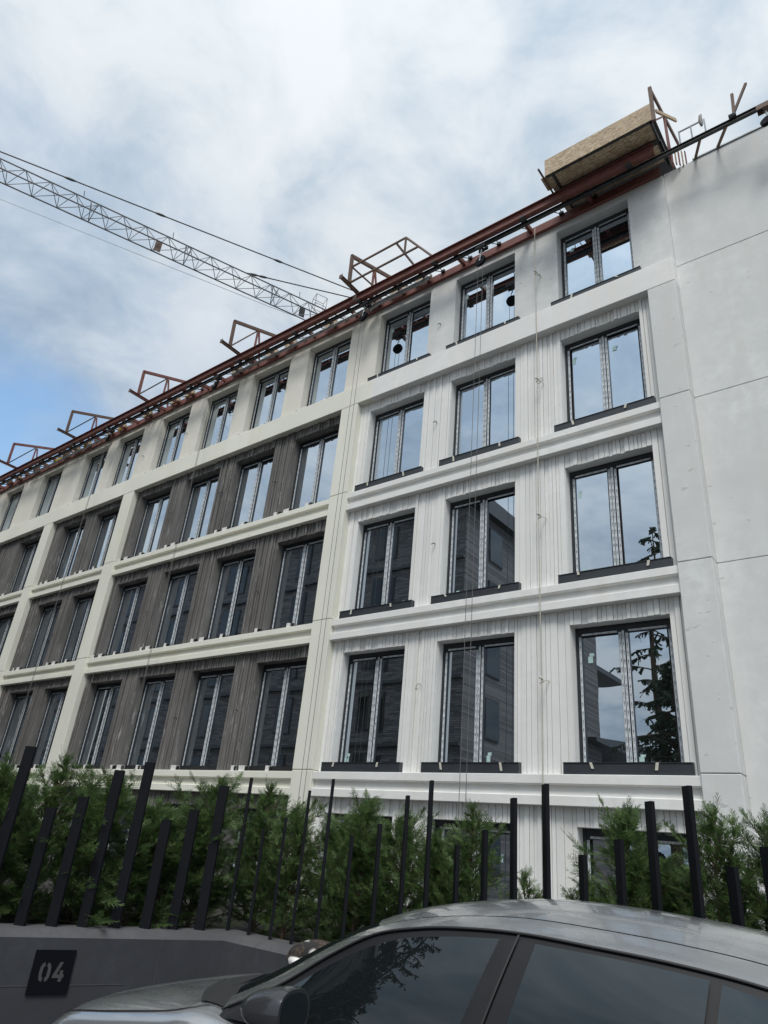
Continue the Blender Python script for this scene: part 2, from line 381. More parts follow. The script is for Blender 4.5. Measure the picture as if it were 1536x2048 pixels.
# pillars, one block per storey with open joints
J = [-2.0, 1.536, 5.091, 8.66, 11.58]
for pi, (a, b) in enumerate(PILLARS):
    m = M['white_wall'] if pi == 0 else M['beige']
    zs = [-1.75] + J[1:]
    for k in range(len(zs)-1):
        lo = zs[k] + (.006 if k else 0); hi = zs[k+1] - .006
        bevel(MB().box(a, b, 12.0, 12.64, lo+E, hi+E).build('pillar', m, B), .012, 2)
    MB().box(a+.012, b-.012, 12.02, 12.6, -1.7+E, 11.5+E).build('pillar_core', M['concrete'], B)

# belt courses under each storey: two lips and a recessed band
for kind, x0, x1, ws in BAYS:
    for f in (0, 1, 2, 3):
        t = Bt[f]+E
        if t < .6: continue
        prof = [(12.645, t), (12.045, t), (12.045, t-.16), (12.135, t-.17), (12.135, t-.345), (12.05, t-.35), (12.05, t-.515), (12.645, t-.515)]
        bevel(MB().prism(prof, x0+.002, x1-.002).build('belt_course', M['white'] if kind == 'white' else M['beige'], B), .008, 1)
# broad band below the top storey
bevel(MB().box(-46, -10.98, 12.0, 12.65, 11.586+E, 12.25+E).build('top_band', M['beige'], B), .012, 2)
bevel(MB().box(-10.98, -2.572, 12.0, 12.65, 11.586+E, 12.25+E).build('top_band', M['white'], B), .012, 2)

def wall_with_openings(x0, x1, z0, z1, ws, zt, zb, y0, y1):
    mb = MB(); xs = x0
    for w in sorted(ws):
        if w <= x0: continue
        mb.box(xs, w, y0, y1, z0, z1); mb.box(w, w+OW, y0, y1, zt, z1)
        if zb > z0: mb.box(w, w+OW, y0, y1, z0, zb)
        xs = w+OW
    mb.box(xs, x1, y0, y1, z0, z1); return mb

def rib_layout(x0, x1, ws, sizes=(.075, .08, .085, .10, .10, .12, .15)):
    cuts = [(x0, True)]
    edges = sorted([w for w in ws] + [w+OW for w in ws]); bounds = [x0] + edges + [x1]
    out = []
    for i in range(len(bounds)-1):
        a, b = bounds[i], bounds[i+1]; over = any(abs(a-w) < 1e-6 for w in ws)
        x = a
        while x < b-1e-6:
            w = random.choice(sizes)
            if b-(x+w) < .055: w = b-x
            out.append((x, min(b, x+w), over)); x += w
    return out
def rib_prof(a, b, z0, z1, mb, g=.005, d=(.024, .038, .052), j=.006):      # one upright board with a narrow deep joint on either side
    d0 = (random.choice(d) if isinstance(d, tuple) else d)+random.uniform(-j, j); d1 = d0+random.uniform(-j, j)*1.6
    yb = YW+.002
    P = [(a+g, yb), (a+g, YW-d0+.003), (a+g+.003, YW-d0), (b-g-.003, YW-d1), (b-g, YW-d1+.003), (b-g, yb)]; n = len(P)
    k = len(mb.v); mb.v += [(x, y, z0) for x, y in P] + [(x, y, z1) for x, y in P]
    mb.f += [tuple(k+i for i in range(n))[::-1], tuple(k+n+i for i in range(n))] + [(k+i, k+i+1, k+n+i+1, k+n+i) for i in range(n-1)]
    return mb
for kind, x0, x1, ws in BAYS:
    for f in range(4):
        z0, z1 = Bt[f]-.01, (Bt[f+1]-.515 if f < 3 else 11.59)
        zt = Zt[f]; m = mats[kind]
        z0e, z1e, zte = max(z0+E, 0), z1+E, zt+E
        pan = wall_with_openings(x0, x1, z0e, z1e, ws, zte, z0e, YW, YB).build('wall_panel', m, B)
        lay = rib_layout(x0, x1, ws) if kind == 'white' else rib_layout(x0, x1, ws, (.10, .10, .105, .12)); allm = MB()
        for a, b, over in lay:
            za = zte if over else z0e+.012
            if kind == 'white' and f > 0: rib_prof(a, b, za+.001, z1e-.002, MB()).build('rib', m, pan)
            else: rib_prof(a, b, za+.001, z1e-.002, allm, .014 if kind == 'dark' else .005, (.040, .055, .070) if kind == 'dark' else (.024, .038, .052))
        if allm.v: allm.build('ribs', m, pan, kind='stuff')

# top storey: plain render, greenish beige to the left and white to the right
ALLW = sorted(WR+WM+WL+WX)
zt5, zb5 = Zt[4]+E, 12.255+E
def top_wall(x0, x1, ws, m):
    mb = MB(); xs = x0
    for w in sorted(ws):
        a, b = max(w, x0), min(w+OW, x1)
        if a > xs: mb.box(xs, a, 12.20, YB, zb5, 15.10+E)
        mb.box(a, b, 12.20, YB, zt5, 15.10+E); xs = b
    if x1 > xs: mb.box(xs, x1, 12.20, YB, zb5, 15.10+E)
    return mb.build('top_wall', m, B)
top_wall(-46, -11.12, [w for w in ALLW if w < -11.5], M['beige_top'])
top_wall(-11.12, -2.572, WR, M['white_wall'])
# ragged skim of render left along the top edge of the beige storey
rag = MB(); x = -36.0
while x < -13:
    w = random.uniform(.25, .8); h = random.uniform(.02, .10)
    rag.box(x, x+w, 12.17+random.uniform(0, .015), 12.199, 15.03+E, 15.10+h+E); x += w + random.choice((0.01, .02, .5, 1.1))
rag.build('render_edge', M['beige_top'], B, kind='stuff')

# right end wall in broad plaster fields with thin open joints
zj = [0, .55, 5.081, 8.648, 12.2, 15.24]
for k in range(5):
    lo = (zj[k]+E if k else 0) + (.006 if k else 0); hi = zj[k+1]+E-.006
    bevel(MB().box(-2.572, 6, 12.30, 12.655, lo, hi).build('wall_field', M['white_wall'], B), .006)
MB().box(-2.5, 5.99, 12.32, 12.65, .1, 15.2+E).build('wall_backing', M['concrete'], B)
MB().box(-1.9, 1.2, 12.27, 12.45, 15.242+E, 15.275+E).build('coping_strip', M['grey_steel'], B)

# ---- windows: frame is the part, panes / film / sill are its sub-parts. Local origin: opening's left bottom corner, y = 0 at the facade line
def window_meshes(h, film_seed):
    random.seed(film_seed); y = YF; w = OW; mid = w/2
    fr = MB()
    fr.box(0, .055, y, y+.09, 0, h).box(w-.055, w, y, y+.09, 0, h).box(.055, w-.055, y, y+.09, h-.10, h).box(.055, w-.055, y, y+.09, 0, .06)
    fr.box(mid-.03, mid+.03, y+.001, y+.09, .06, h-.10)
    for a, b in ((.058, mid-.032), (mid+.032, w-.058)):
        s = y+.016; t = .062
        fr.box(a, a+t, s, s+.07, .063, h-.103).box(b-t, b, s, s+.07, .063, h-.103).box(a+t, b-t, s, s+.07, h-.103-t, h-.103).box(a+t, b-t, s, s+.07, .063, .063+.075)
    gl = []
    for a, b in ((.120, mid-.094), (mid+.094, w-.120)):
        gl.append(MB().box(a-.01, b+.01, y+.05, y+.07, .13, h-.155))
    ta = MB(); s = y+.015
    def cut(x0, x1, lo, hi, yy): ta.strip(x0, x1, yy, lo+random.uniform(0, .05), hi-random.uniform(0, .06))
    cut(.066, .112, .10, h-.17, s); cut(mid-.088, mid-.040, .08, h-.15, s); cut(mid-.022, mid+.022, .07, h-.11, y); cut(mid+.042, mid+.090, .08, h-.15, s); cut(w-.112, w-.068, .10, h-.17, s)
    for a, b in ((.13, mid-.11), (mid+.10, w-.13)): ta.strip(a, b, s, h-.155, h-.118, horiz=True)
    return fr.mesh('window_frame', M['frame']), [g.mesh('pane', M['pane']) for g in gl], ta.mesh('film', M['tape'])
WH = {}
def window(xl, f, kind, seed):
    z0 = Bt[f] if f < 4 else 12.25; h = round(Zt[f]-z0, 3)-.002; key = (h, seed % 3)
    if key not in WH: WH[key] = window_meshes(h, seed % 3+7)
    fr, gl, ta = WH[key]
    w = link('window', fr, B, (xl+15, -12.3, z0+.001+E))
    for q, gme in enumerate(gl):
        rs = random.Random(seed*2+q); link('pane', gme, w).rotation_euler = (rs.gauss(0, .0018), 0, rs.gauss(0, .0022))
    link('film', ta, w)
    return w
def sill_mesh():
    mb = MB(); prof = [(12.46, .235), (12.085, .205), (12.085, .196), (12.10, .196), (12.10, .004), (12.46, .004)]
    mb.prism(prof, -.165, OW+.165); return mb.mesh('sill', M['sill'])
SILL = sill_mesh()
BR1 = MB().box(-.05, .055, 12.09, 12.20, .002, .125).mesh('foam_block', M['foam'])
BR2 = MB().box(0, .21, 12.09, 12.22, .002, .125).mesh('foam_block', M['foam'])
brk = MB()
brk.box(0, .085, 12.10, 12.108, .002, .11).box(0, .085, 12.108, 12.20, .10, .108).box(0, .008, 12.108, 12.20, .012, .10).tube([(.02, 12.098, .03), (.07, 12.098, .085)], .008, 6)
BRK = brk.mesh('bracket', M['rubber'])
BOTRAIL = MB().box(.06, OW-.06, 12.36, 12.40, .003, .15).mesh('threshold_profile', M['rubber'])
random.seed(11); sd_ = 0
for kind, x0, x1, ws in BAYS:
    for f in range(5):
        for xl in ws:
            sd_ += 1; w = window(xl, f, kind, sd_); rs = random.Random(sd_)
            if kind == 'white':
                link('sill', SILL, w)
                tp = MB()
                for q in (.12, .80):
                    xx = OW*q + rs.uniform(-.1, .15); sl_ = rs.uniform(-.02, .05)
                    hh = rs.uniform(.05, .16)
                    tp.poly([(xx, 12.079, .20), (xx+.05, 12.079, .20), (xx+.05+sl_, 12.075, .20-hh), (xx+sl_, 12.075, .20-hh)]).poly([(xx, 12.083, .20), (xx, 12.2, .222), (xx+.05, 12.2, .222), (xx+.05, 12.083, .20)])
                link('tape_scrap', tp.mesh('tape_scrap', M['masking']), w)
                for q in range(rs.choice((1, 2, 2))):
                    xx = rs.choice((.16, .22, 1.05, 1.12, 1.45)); zz = rs.choice((.26, .27, 2.05)); a = rs.uniform(.05, .10); b = rs.uniform(.06, .13)
                    link('paper_sticker', MB().poly([(xx+p*a, YF+.046, zz+q_*b) for p, q_ in ((0, 0), (1, 0), (1, 1), (1.3, 1), (1.3, 1.5), (.3, 1.5), (.3, 1), (0, 1))]).mesh('paper_sticker', M['sticker']), w)
            else:
                link('threshold_profile', BOTRAIL, w)
                for me_, xx, bx in ((BR1, -.17, -.10), (BR2, .14, .36), (BR1, 1.12, 1.19)):
                    if rs.random() < .93:
                        xx += rs.uniform(-.04, .04); link('foam_block', me_, w, (xx, 0, 0)); link('bracket', BRK, w, (xx+(bx-xx if me_ is BR1 else .22), 0, 0))
# stubs of conduit and curled wire poking out of the render
def wire(pts, r=.006, m='rubber'): MB().tube(pts, r, 5).build('wire_end', M[m], B)
for (x, zz) in [(-8.85, 13.42), (-8.78, 10.1), (-8.6, 6.6), (-8.75, 3.3), (-5.8, 13.6), (-5.78, 10.3), (-15.0, 13.6), (-17.65, 13.4), (-20.3, 13.5), (-23.0, 13.3), (-26.2, 13.4), (-14.6, 6.3), (-17.3, 10.2), (-19.9, 10.1), (-14.7, 9.9), (-20.0, 6.4), (-17.2, 2.9), (-14.6, 3.0), (-26.0, 6.3), (-26.0, 10.0)]:
    zz += E; rs = random.Random(x); y0 = 12.2
    pts = [(x, y0+.06, zz), (x+.02, y0-.05, zz+.02)]; a = rs.uniform(.06, .16)
    for k in range(1, 6): pts.append((x+.02-a*math.sin(k*.7)*rs.uniform(.6, 1.4), y0-.06-.02*k, zz+.03-a*.55*k*rs.uniform(.2, 1)))
    if rs.random() < .45: pts = pts[:3]
    wire(pts, .006 if len(pts) > 3 else .012)

# ------------------------------------------------------------------ roof-edge steelwork
ibeam_n = [0]
def ibeam(mb, p, q, h, w, tf=.016, tw=.012):
    p, q = Vector(p), Vector(q); z = Vector((0, 0, 1))
    mb.bar(p+z*(h/2-tf/2), q+z*(h/2-tf/2), w, tf); mb.bar(p-z*(h/2-tf/2), q-z*(h/2-tf/2), w, tf)
    mb.bar(p, q, tw, h-2*tf-.001); return mb
bm = thing('steel_eave_beam', 'long red oxide steel beam running in front of the roof edge', 'beam', (-15, 11.53, 15.27+E))
ibeam(MB(), (-11.64, 11.53, 15.275+E), (-2.55, 11.53, 15.275+E), .30, .15).build('beam_length', M['red'], bm)
ibeam(MB(), (-38, 11.54, 15.29+E), (-11.66, 11.54, 15.29+E), .27, .15).build('beam_length', M['red'], bm)
sp = MB()
for x in np.arange(-36.5, -3, 2.78): sp.box(x-.07, x+.07, 11.43, 11.62, 15.085+E, 15.122+E)
sp.build('beam_clamp', M['dark_steel'], bm, kind='stuff')
MB().box(-11.72, -11.58, 11.445, 11.455, 15.17+E, 15.40+E).build('splice_plate', M['rust'], bm)
rl = thing('trolley_rail', 'dark steel hoist rail hung under the red eave beam', 'rail', (-15, 11.66, 15.08+E))
ibeam(MB(), (-38, 11.665, 15.075+E), (2.5, 11.665, 15.075+E), .11, .085, .014, .012).build('rail_length', M['dark_steel'], rl)
wr = thing('steel_wall_plate', 'red oxide steel channel lying on top of the facade wall', 'beam', (-15, 12.2, 15.1+E))
MB().box(-38, -2.62, 12.155, 12.165, 15.112+E, 15.405+E).box(-38, -2.62, 12.11, 12.30, 15.102+E, 15.112+E).box(-38, -2.62, 12.165, 12.24, 15.39+E, 15.405+E).build('channel', M['red'], wr)
k = 0
for x in np.arange(-36.6, -3.4, .925):
    mb = MB(); rs = random.Random(int(x*100))
    if x > -9.5 or rs.random() < .85:
        mb.tube([(x-.10, 11.68, 15.12+E), (x+.02, 12.15, 15.40+E)], .012, 5).tube([(x+.14, 11.68, 15.12+E), (x+.04, 12.15, 15.40+E)], .012, 5).box(x-.03, x+.09, 12.09, 12.15, 15.36+E, 15.43+E)
        mb.build('tie_rod', M['dark_steel'], wr)
    if x < -9.6:
        mb = MB(); mb.bar((x+.45, 11.60, 15.24+E), (x+.45, 12.15, 15.30+E), .07, .12)
        mb.build('cross_bracket', M['red'] if rs.random() < .6 else M['rust'], wr)
        if rs.random() < .55: MB().box(x+.05, x+.60, 12.0, 12.09, 15.28+E, 15.40+E).build('timber_packer', M['osb'] if rs.random() < .6 else M['rust'], wr)
for x in (-8.1, -6.0, -4.3): MB().bar((x, 11.61, 15.24+E), (x, 12.15, 15.30+E), .09, .14).build('cross_bracket', M['red'], wr)
for x in (-25.2, -27.9, -30.4): MB().bar((x, 11.9, 15.12+E), (x+.05, 12.1, 15.42+E), .06, .10).build('yellow_strap', plain('yellow_strap', (.42, .30, .06), .8), wr)
# loose grey drain pipe lashed below the steel
pp = thing('roof_pipe', 'long galvanised grey pipe lying along the eave below the red beam', 'pipe', (-14, 11.95, 15.1+E))
MB().tube([(-17.9, 11.96, 15.17+E), (-14.5, 11.96, 15.15+E), (-11.55, 11.95, 15.16+E)], .05, 10).build('pipe_length', M['grey_steel'], pp, True)
MB().tube([(-11.42, 11.94, 15.05+E), (-11.30, 11.94, 15.12+E), (-11.1, 11.94, 15.15+E), (-9.35, 11.94, 15.16+E), (-9.22, 11.94, 15.20+E), (-9.16, 11.97, 15.28+E)], .068, 12).build('pipe_elbow', M['grey_steel'], pp, True)
MB().tube([(-33.0, 11.98, 15.12+E), (-26.2, 11.98, 15.14+E), (-25.9, 11.98, 15.22+E)], .045, 8).build('pipe_length', M['grey_steel'], pp, True)

# cantilevered rafter frames standing out over the street
def eave_frame(x, label, m):
    t = thing('rafter_frame', label, 'steel frame', (x, 11.53, 15.45+E), 'rafter frames along the eave')
    h = lambda y, z: (x, y, z+E)
    ibeam(MB(), h(10.72, 15.50), h(13.2, 15.50), .10, .09, .012, .012).build('arm', m, t)
    MB().bar(h(10.70, 15.50), h(10.712, 15.50), .13, .15).build('end_plate', M['rust'], t)
    MB().bar(h(11.09, 15.555), h(11.06, 16.64), .08, .10, (0, 1, 0)).build('post', m, t)
    MB().bar(h(11.03, 16.645), h(14.2, 17.83), .08, .11).build('rafter', m, t)
    MB().bar(h(11.14, 15.60), h(12.06, 16.93), .045, .05).build('brace', M['dark_steel'] if x < -20 else m, t)
    MB().bar(h(12.12, 16.96), h(12.12, 15.57), .055, .06, (0, 1, 0)).build('knee_post', M['red'], t)
    MB().bar(h(12.18, 16.97), h(12.50, 15.57), .05, .05).build('knee_post', M['red'], t)
    return t
names = {-11.6: ('rusty cantilever roof frame beside the light rail cage, nearest the white bay', M['rust']),
         -17.15: ('brown cantilever roof frame just below the end of the crane jib', M['rust']),
         -22.71: ('red cantilever roof frame above the middle of the dark bay, third from the rail cage', M['red']),
         -28.22: ('red brown cantilever roof frame, second last before the left end of the eave', M['rust']),
         -33.75: ('red cantilever roof frame against the blue sky, farthest left on the eave', M['red'])}
for x, (lb, m) in names.items(): eave_frame(x, lb, m)
cg_ = thing('guard_cage', 'light brown steel rail cage projecting above the red beam', 'railing', (-10.4, 11.1, 15.5+E))
h3 = lambda x, y, z: (x, y, z+E)
for a, b in (((-11.55, 11.1, 16.23), (-9.5, 11.1, 16.23)), ((-11.55, 11.1, 15.57), (-9.02, 11.1, 15.57)), ((-9.5, 11.1, 16.23), (-9.5, 11.1, 15.57)), ((-9.86, 11.1, 16.22), (-9.44, 11.53, 15.45)), ((-9.5, 11.1, 16.23), (-8.80, 11.53, 15.45))):
    MB().bar(h3(*a), h3(*b), .045, .05).build('rail_bar', M['rust'], cg_)
MB().bar(h3(-11.55, 11.12, 16.18), h3(-11.5, 12.1, 16.2), .04, .04).build('rail_bar', M['rust'], cg_)

# strand-board clad eave box above the right window column
ob = thing('eave_box', 'boxed roof eave clad in raw strand board above the rightmost windows', 'eave box', (-3.7, 11, 15.5+E))
zb, zt, yf = 15.50+E, 16.07+E, 10.965
MB().box(-5.02, -2.36, yf-.018, yf, zb-.01, zt).build('front_board', M['osb'], ob)
MB().box(-5.0, -2.4, yf+.02, 14.0, zt, zt+.02).build('top_board', M['opp_roof'], ob)
MB().box(-4.80, -2.45, yf+.04, 11.50, zb+.012, zb+.027).build('soffit_board', M['osb'], ob)
MB().box(-4.86, -2.48, 11.66, 12.16, zb+.0, zb+.015).build('soffit_board', M['osb'], ob)
MB().box(-5.15, -4.88, yf+.02, 11.40, zb+.005, zb+.02).build('soffit_board', M['osb'], ob)
MB().box(-5.02, -5.005, yf+.005, 13.0, zb+.02, zt-.005).build('end_board', M['osb'], ob)
for a, b in (((-5.0, yf+.03, 15.50), (-2.36, yf+.03, 15.50)), ((-4.88, 11.505, 15.52), (-2.40, 11.505, 15.52)), ((-2.42, yf, 15.50), (-2.42, 12.3, 15.50)), ((-4.84, yf+.05, 15.505), (-4.84, 12.3, 15.505)), ((-2.40, 11.56, 15.50), (-2.40, 13.2, 15.50))):
    MB().bar(h3(*a), h3(*b), .05, .06).build('frame_bar', M['dark_steel'], ob)
MB().bar(h3(-2.34, 10.98, 16.62), h3(-2.34, 13.4, 17.45), .05, .12).build('rafter', M['rust'], ob)
MB().bar(h3(-2.34, 10.98, 15.45), h3(-2.34, 10.98, 16.66), .08, .07, (0, 1, 0)).build('post', M['rust'], ob)
MB().bar(h3(-2.34, 11.05, 15.55), h3(-2.34, 12.1, 17.0), .04, .04).build('brace', M['red'], ob)
MB().bar(h3(-2.34, 12.15, 15.5), h3(-2.34, 12.1, 17.0), .05, .05, (0, 1, 0)).build('brace', M['red'], ob)
MB().bar(h3(-2.37, 12.45, 15.5), h3(-2.34, 12.12, 17.0), .05, .05, (0, 1, 0)).build('brace', M['red'], ob)
MB().bar(h3(-2.34, 11.3, 16.2), h3(-2.05, 11.9, 16.35), .04, .10).build('timber_offcut', M['osb'], ob)
MB().tube([h3(-5.06, 10.66, 15.46), h3(-5.04, 11.5, 15.42)], .028, 6).build('tie_pole', M['rust'], ob)
for i in range(5): MB().box(-2.30+.06*i, -2.275+.06*i, 12.05+.07*i, 12.12+.07*i, 15.2+E, 15.62+E+.03*i).build('timber_stud', M['osb'] if i % 2 else M['red'], ob)

# small things fixed to the rail beyond the box
gr = thing('rail_guard', 'low grey tube guard standing on the hoist rail right of the strand board box', 'railing', (-1.6, 11.665, 15.13+E))
MB().tube([h3(-1.99, 11.665, 15.58), h3(-1.50, 11.665, 15.58)], .022, 6).build('rail_bar', M['grey_steel'], gr)
for x in (-1.99, -1.73, -1.44): MB().tube([h3(x, 11.665, 15.13), h3(x, 11.665, 15.60)], .02, 6).build('rail_post', M['grey_steel'], gr)
MB().tube([h3(-1.50, 11.66, 15.40), h3(-1.505, 11.66, 15.48), h3(-1.51, 11.66, 15.62), h3(-1.50, 11.66, 15.76), h3(-1.47, 11.66, 15.80)], [.02, .04, .045, .035, .01], 8).build('rag_bundle', M['concrete'], gr, True)
vp = thing('forked_stub', 'forked steel stub sticking up from the hoist rail near the right edge', 'steel stub', (-.85, 11.665, 15.13+E))
MB().bar(h3(-.85, 11.66, 15.13), h3(-.80, 11.64, 15.90), .06, .06, (0, 1, 0)).build('stub', M['rust'], vp)
MB().bar(h3(-.84, 11.66, 15.30), h3(-.50, 11.64, 16.02), .05, .05, (0, 1, 0)).build('stub', M['rust'], vp)
MB().tube([h3(-.95, 11.62, 15.16), h3(-.80, 11.62, 15.16)], .07, 8).build('clamp', M['dark_steel'], vp)
stt = MB().bar(h3(-1.03, 11.67, 15.03), h3(-1.38, 12.36, 15.29), .05, .06).bar(h3(-1.58, 11.67, 15.03), h3(-1.86, 12.36, 15.29), .05, .06)
tag(stt.build('rail_strut', M['rust'], org=(-1.2, 12, 15.1+E)), 'pair of brown struts tying the hoist rail to the white parapet', 'strut')

# rope hoists on the rail
def hoist(x, zdisc, label, rope_len, dx, rope_label, zlow):
    t = thing('rope_hoist', label, 'hoist', (x, 11.63, 15.0+E), 'rope hoists hung from the rail')
    y = 11.63
    for s_ in (-1, 1):
        MB().disc((x+s_*.09, y-.03, 15.035+E), (0, 1, 0), .035, .03, 12).disc((x+s_*.09, y+.10, 15.035+E), (0, 1, 0), .035, .03, 12).build('trolley_wheel', M['grey_steel'], t)
    MB().box(x-.15, x+.15, y-.06, y-.048, 14.93+E, 15.06+E).box(x-.15, x+.15, y+.118, y+.13, 14.93+E, 15.06+E).box(x-.05, x+.05, y-.048, y+.118, 14.90+E, 14.945+E).build('trolley', M['dark_steel'], t)
    MB().tube([(x, y, 14.92+E), (x+.02, y, 14.82+E), (x-.02, y, 14.74+E), (x, y, zdisc+.12+E)], .018, 6).build('hook', M['grey_steel'], t)
    MB().disc((x, y, zdisc+E), (.15, 1, -.1), .165, .07, 28).build('pulley_sheave', M['plate'], t)
    MB().disc((x, y-.045, zdisc+E), (.15, 1, -.1), .03, .03, 12).bar((x, y-.052, zdisc+E), (x+.02, y-.052, zdisc+.2+E), .03, .012, (0, 1, 0)).build('sheave_cheek', M['grey_steel'], t)
    r = MB().tube([(x-dx, y, zdisc-.05+E), (x-dx, y, zlow)], .0065, 5).tube([(x+dx, y, zdisc-.05+E), (x+dx*.9, y, zlow)], .0065, 5)
    tag(r.build('hoist_rope', M['thin_rope'], org=(x, y, zlow)), rope_label, 'rope', 'hoist ropes hanging down the facade')
hoist(-7.24, 14.46, 'round black pulley hoist hanging over the middle top window of the white bay', 0, .075, 'pair of thin ropes falling past the middle windows of the white bay', .0)
hoist(-11.33, 14.50, 'pulley hoist at the end of the thick grey pipe above the beige pillar', 0, .075, 'pair of thin ropes falling along the beige pillar between the bays', .0)
hoist(-18.35, 14.62, 'small pulley hoist above the second top window of the dark bay', 0, .03, 'thin rope falling across the belts of the long dark bay', .0)
hoist(-25.3, 14.62, 'small pulley hoist above the short dark bay', 0, .03, 'thin rope falling past the short dark bay', .0)
t = thing('rope_hoist', 'black pulley hoist at the right edge over the blank white end wall', 'hoist', (-.26, 11.63, 15+E), 'rope hoists hung from the rail')
MB().box(-.42, -.10, 11.58, 11.60, 14.93+E, 15.06+E).box(-.42, -.10, 11.73, 11.75, 14.93+E, 15.06+E).box(-.31, -.21, 11.60, 11.73, 14.90+E, 14.94+E).build('trolley', M['rust'], t)
MB().tube([(-.26, 11.66, 14.91+E), (-.26, 11.66, 14.70+E)], .02, 6).build('hook', M['grey_steel'], t)
MB().disc((-.26, 11.66, 14.58+E), (.3, 1, -.3), .155, .08, 28).build('pulley_sheave', M['plate'], t)
# pale rope with knots between the second and third window columns
rp = thing('knotted_rope', 'pale knotted rope hanging between middle and right window columns of the white bay', 'rope', (-5.82, 12.0, 0))
MB().tube([(-5.84, 12.04, 15.2+E), (-5.82, 11.98, 14.9+E), (-5.80, 11.97, 10.2+E), (-5.82, 11.97, 6.6+E), (-5.80, 11.96, 3.2+E), (-5.80, 11.96, .1)], .011, 6).build('rope_strand', M['rope'], rp)
for zz in (13.55, 10.16, 6.62, 3.17): MB().tube([(-5.85, 11.97, zz+.05+E), (-5.78, 11.95, zz+.02+E), (-5.76, 11.97, zz-.03+E), (-5.83, 11.96, zz-.06+E)], .022, 6).tube([(-5.80, 11.97, zz+E), (-5.75, 12.22, zz+.03+E)], .008, 5).build('rope_knot', M['masking'], rp)

# ------------------------------------------------------------------ tower crane beyond the roof
D = Vector((.371735, .928339, 0)); Q = Vector((.928339, -.371735, 0)); A0 = Vector((-44.6596, 7.6473, 40.0+E)); ZZ = Vector((0, 0, 1))
base = A0 + D*32.6 + Q*.65
cr = thing('tower_crane', 'grey lattice tower crane jib crossing the cloudy sky behind the roof', 'crane', (base.x, base.y, 0))
P_ = lambda s, q, z: A0 + D*s + Q*q + ZZ*z
ch = MB()
for q, z in ((0, 0), (1.3, 0), (.65, 1.42)): ch.tube([P_(-22, q, z), P_(31.8, q, z)], .055, 6)
ch.build('jib_chord', M['crane'], cr)
lc = MB(); s = -22.0; step = 1.72
while s < 31.5:
    e = min(s+step, 31.8); mid = (s+e)/2
    for q in (0, 1.3): lc.tube([P_(s, q, 0), P_(mid, .65, 1.42)], .028, 4, False).tube([P_(mid, .65, 1.42), P_(e, q, 0)], .028, 4, False)
    lc.tube([P_(s, 0, 0), P_(s, 1.3, 0)], .026, 4, False).tube([P_(s, 0, 0), P_(e, 1.3, 0)], .024, 4, False)
    s = e
for s in (-4.6, 6.0, 13.2, 20.6): # section joints with doubled lacing
    for q in (0, 1.3): lc.tube([P_(s, q, 0), P_(s-.25, .65, 1.42)], .035, 4, False).tube([P_(s, q, 0), P_(s+.25, .65, 1.42)], .035, 4, False)
lc.build('jib_lacing', M['crane'], cr, kind='stuff')
for s, w_ in ((10.8, .42), (23.1, .42)): MB().bar(P_(s, .15, .55), P_(s+.5, .15, .55), .05, 1.0).build('jib_sign_plate', M['rust'] if s < 15 else M['dark_steel'], cr)
for s in (5.2, 11.9, 22.8): MB().tube([P_(s, .65, 1.42), P_(s-.1, .65, 2.05)], .03, 4).build('jib_stub', M['crane'], cr)
apex = P_(32.6, .65, 5.5)
for s, nm in ((-6.0, 0), (18.0, 1)):
    st_ = P_(s, .65, 1.45); MB().tube([st_, apex], .05, 6).build('pendant_line', M['cable'], cr)
    dd = (apex-st_).normalized()
    for f in ((10, 16.6, 26.5) if nm == 0 else (.6, 1.4)): MB().tube([st_+dd*(f-.45), st_+dd*(f-.15), st_+dd*(f+.15), st_+dd*(f+.45)], [.05, .10, .10, .05], 6).build('pendant_joint', M['cable'], cr)
MB().tube([P_(-22, .65, -3.2), P_(0.57, .65, -2.0), P_(20.4, .65, -.85), P_(31, .65, .1)], .02, 4).build('hoist_cable', M['grey_steel'], cr)
cage = MB()
for ds in (0, 1.0):
    for q in (.25, 1.05): cage.tube([P_(24.1+ds, q, .3), P_(24.1+ds, q, 2.35)], .022, 4)
for zz in (1.35, 2.35):
    for q in (.25, 1.05): cage.tube([P_(24.1, q, zz), P_(25.1, q, zz)], .022, 4)
    for ds in (0, 1.0): cage.tube([P_(24.1+ds, .25, zz), P_(24.1+ds, 1.05, zz)], .022, 4)
cage.build('service_cage', M['crane'], cr)
mst = MB(); bx, by = base.x, base.y
for sx_ in (-.8, .8):
    for sy_ in (-.8, .8): mst.tube([(bx+sx_, by+sy_, 0), (bx+sx_, by+sy_, 40.5+E)], .09, 6); mst.tube([(bx+sx_, by+sy_, 40.5+E), apex], .07, 6)
for k in range(24):
    z0 = k*1.72; z1 = z0+1.72; sg = 1 if k % 2 else -1
    for c in (-.8, .8): mst.tube([(bx-.8*sg, by+c, z0), (bx+.8*sg, by+c, z1)], .04, 4, False).tube([(bx+c, by-.8*sg, z0), (bx+c, by+.8*sg, z1)], .04, 4, False)
mst.build('mast', M['crane'], cr)
cj = MB()
for q in (0, 1.3): cj.tube([P_(33.5, q, .2), P_(43, q, .2)], .07, 6)
for k in range(6): cj.tube([P_(33.5+k*1.9, 0, .2), P_(33.5+k*1.9, 1.3, .2)], .05, 4)
cj.tube([P_(42, .65, .3), apex], .05, 5); cj.build('counter_jib', M['crane'], cr)
MB().bar(P_(41, .65, -.6), P_(42.6, .65, -.6), 1.2, 2.2).build('counterweight', M['concrete'], cr)

# ------------------------------------------------------------------ boundary wall, number sign, fence
dl = Vector((.286902, .957960, 0)); nl = Vector((-.957960, .286902, 0)); CO = Vector((-6.06, 5.39, 0))
gw = thing('boundary_wall', 'low dark grey rendered boundary wall with bevelled coping behind the car', 'wall', (-6.06, 5.39, 0))
HT = .85
